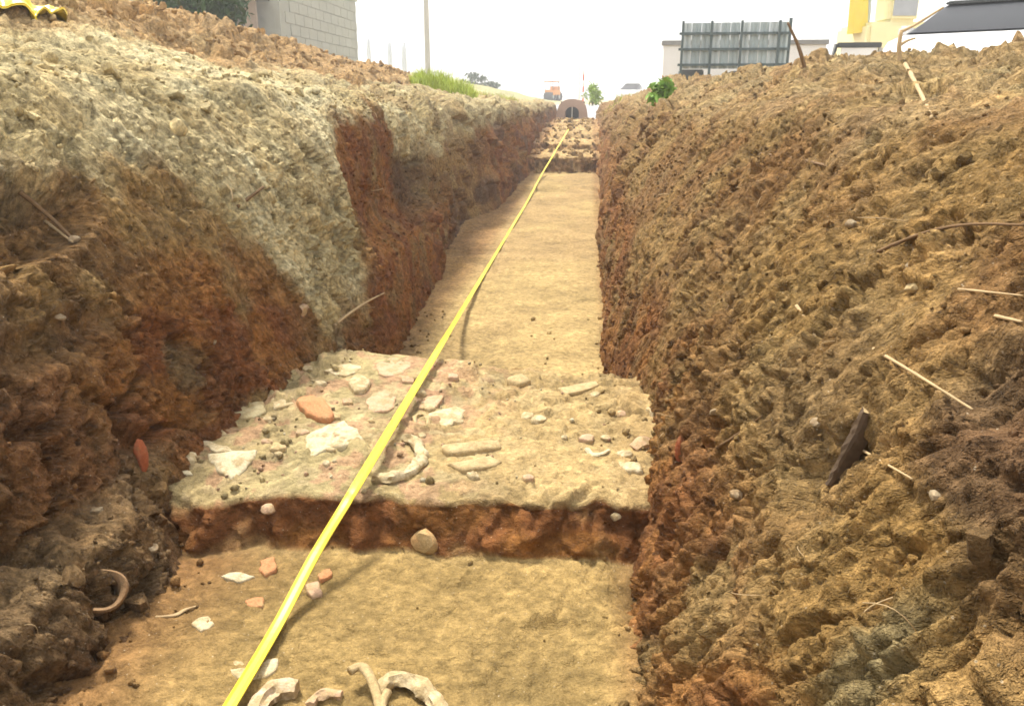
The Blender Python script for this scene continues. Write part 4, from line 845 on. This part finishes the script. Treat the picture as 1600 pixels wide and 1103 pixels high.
# --- white garden wall, metal sheet fence
def wallw():
    x0=far(1033,155,20)[0]; x1=far(1282,155,20)[0]; o=empty('garden_wall',(x0,20,GZ)); L=x1-x0; h=far(1040,64,20)[2]-GZ
    boxes('wall',[((0,0,-.1),(L,.18,h-.1))],PLAST,o); boxes('coping',[((-.04,-.05,h-.099),(L+.04,.23,h))],simple('coping_grey',(.24,.24,.23),var=.2),o)
    tag(o,'low white wall with grey coping behind the metal sheet fence','wall')
wallw()
def fence():
    y=17.; x0=far(1060,155,y)[0]; x1=far(1223,155,y)[0]; z0=far(1140,108,y)[2]; z1=far(1140,36,y)[2]; o=empty('metal_fence',(x0,y,GZ),.0); L=x1-x0; a=z0-GZ; b=z1-GZ; n=11; w=L/n
    for k in range(n):
        V=[];F=[]; t=8
        for i in range(t+1):
            xx=k*w+.004+(w-.008)*i/t; d=.016*math.cos(2*math.pi*i/4); 
            for zz in (a,b+.012*k/n): V+=[(xx,d,zz),(xx,d+.004,zz)]
        for i in range(t): q=i*4; F+=[(q,q+4,q+6,q+2),(q+1,q+3,q+7,q+5),(q+2,q+6,q+7,q+3),(q,q+1,q+5,q+4)]
        raw('metal_sheet',V,F,STEEL if (k*5)%3 else STEEL2,o,smooth=False)
    for f in (.06,.40,.74): boxes('rail',[((-.06,-.075,a+(b-a)*f),(L+.03,-.022,a+(b-a)*f+.045))],RAIL,o)
    for f in (0,.27,.55,.9): boxes('post',[((L*f-.022,-.125,-.1),(L*f+.022,-.077,b+.03))],RAIL,o)
    boxes('post',[((L+.0,.025,-.1),(L+.05,.085,b+.08))],RAIL,o)
    tag(o,'grey green metal sheet fence with dark rails on the right skyline','fence')
    q=boxes('shade_box',[((x0+.05,y+.3,GZ),(x0+.5,y+.8,GZ+a+.0))],DGREY,None,.02); tag(q,'dark box standing in for the shade under the left end of the metal sheet fence','shade_box')  # dark box stands in for the open shaded space below the sheets
    q=boxes('shade_box',[((x0+1.05,y+.3,GZ),(x0+1.32,y+.7,GZ+a-.03))],DGREY,None,.02); tag(q,'small dark box standing in for the shade under the middle of the metal sheet fence','shade_box')  # second dark box added for the shade below the fence
fence()
# --- white trestle with dark top rail
def trestle():
    y=13.; xa=far(1299,155,y)[0]; xb=far(1366,155,y)[0]; zt=far(1330,67,y)[2]-GZ; o=empty('barrier',(xa,y,GZ)); L=xb-xa
    boxes('top_rail',[((0,-.04,zt-.07),(L,.04,zt))],DGREY,o,.01); boxes('panel',[((.06,-.015,.35),(L-.05,.015,zt-.071))],PLAST,o)
    V,F=tubemesh([np.array([-.16,0,0]),np.array([-.02,0,zt-.02])],.03,8); raw('leg',V,F,DGREY,o); boxes('leg',[((L-.03,-.03,0),(L+.02,.03,zt-.072))],POLE,o)
    tag(o,'white barrier panel with black top rail behind the right bank','barrier')
trestle()
# --- pale yellow excavator
def excavator():
    y=26.; c=far(1370,155,y); o=empty('excavator',(c[0],y,GZ),.12); PY=simple('machine_pale_yellow',(.84,.78,.45),rough=.5,var=.05,bump=.05)
    for s in (-1,1):
        t=boxes('track',[((-1.6,s*1.0-.25,0.05),(1.6,s*1.0+.25,.75))],RUB,o,.2)
        for k in range(4): wheel(t,-1.1+k*.75,s*1.0-.26 if s<0 else s*1.0+.26,.38,.28,.06)
    boxes('turntable',[((-.7,-.7,.751),(.7,.7,.95))],DGREY,o); boxes('body',[((-1.0,-1.1,.951),(1.9,1.1,2.25))],PY,o,.1)
    boxes('cab',[((-.45,-1.1,2.251),(.35,-.1,3.05))],PY,o,.08); boxes('cab_window',[((-.38,-1.13,2.4),(.28,-1.102,2.95))],simple('pale_glass',(.35,.38,.42),rough=.2,var=.1,bump=0),o)
    bm=[(-1.0,-.4,2.0),(-1.08,-.4,3.2),(-1.0,-.2,4.6)]
    V,F=tubemesh(smoothline(bm,5),[.30-.01*i for i in range(11)],8); raw('boom',V,F,YPAINT,o,smooth=False)
    V,F=tubemesh(smoothline([(-1.0,-.2,4.6),(-1.05,.9,4.9),(-1.1,2.2,4.0)],4),[.18]*9,8); raw('arm',V,F,YPAINT,o,smooth=False)
    V,F=tubemesh(smoothline([(-.75,-.4,2.2),(-.78,-.4,2.9),(-.95,-.4,3.7)],3),[.07]*7,8); raw('ram',V,F,STEEL2,o)
    boxes('bucket',[((-1.4,1.9,3.3),(-.7,2.6,3.9))],YPAINT,o,.08)
    tag(o,'pale yellow excavator with raised boom behind the right bank','excavator')
excavator()
# ------------------------------------------------------------------ bright hazy air
def haze():
    V=[];F=[]; box(V,F,(-60,-6,-1.2),(60,130,18)); m=bpy.data.materials.new('haze_air'); m.use_nodes=True; n=m.node_tree; n.nodes.clear()
    v=n.nodes.new('ShaderNodeVolumePrincipled'); v.inputs['Color'].default_value=(.96,.97,1,1); v.inputs['Density'].default_value=.0042; v.inputs['Anisotropy'].default_value=.3
    o=n.nodes.new('ShaderNodeOutputMaterial'); n.links.new(v.outputs[0],o.inputs['Volume'])
    h=raw('haze',V,F,m,smooth=False,kind='stuff'); tag(h,'bright thin haze in the air over the site','haze')
haze()
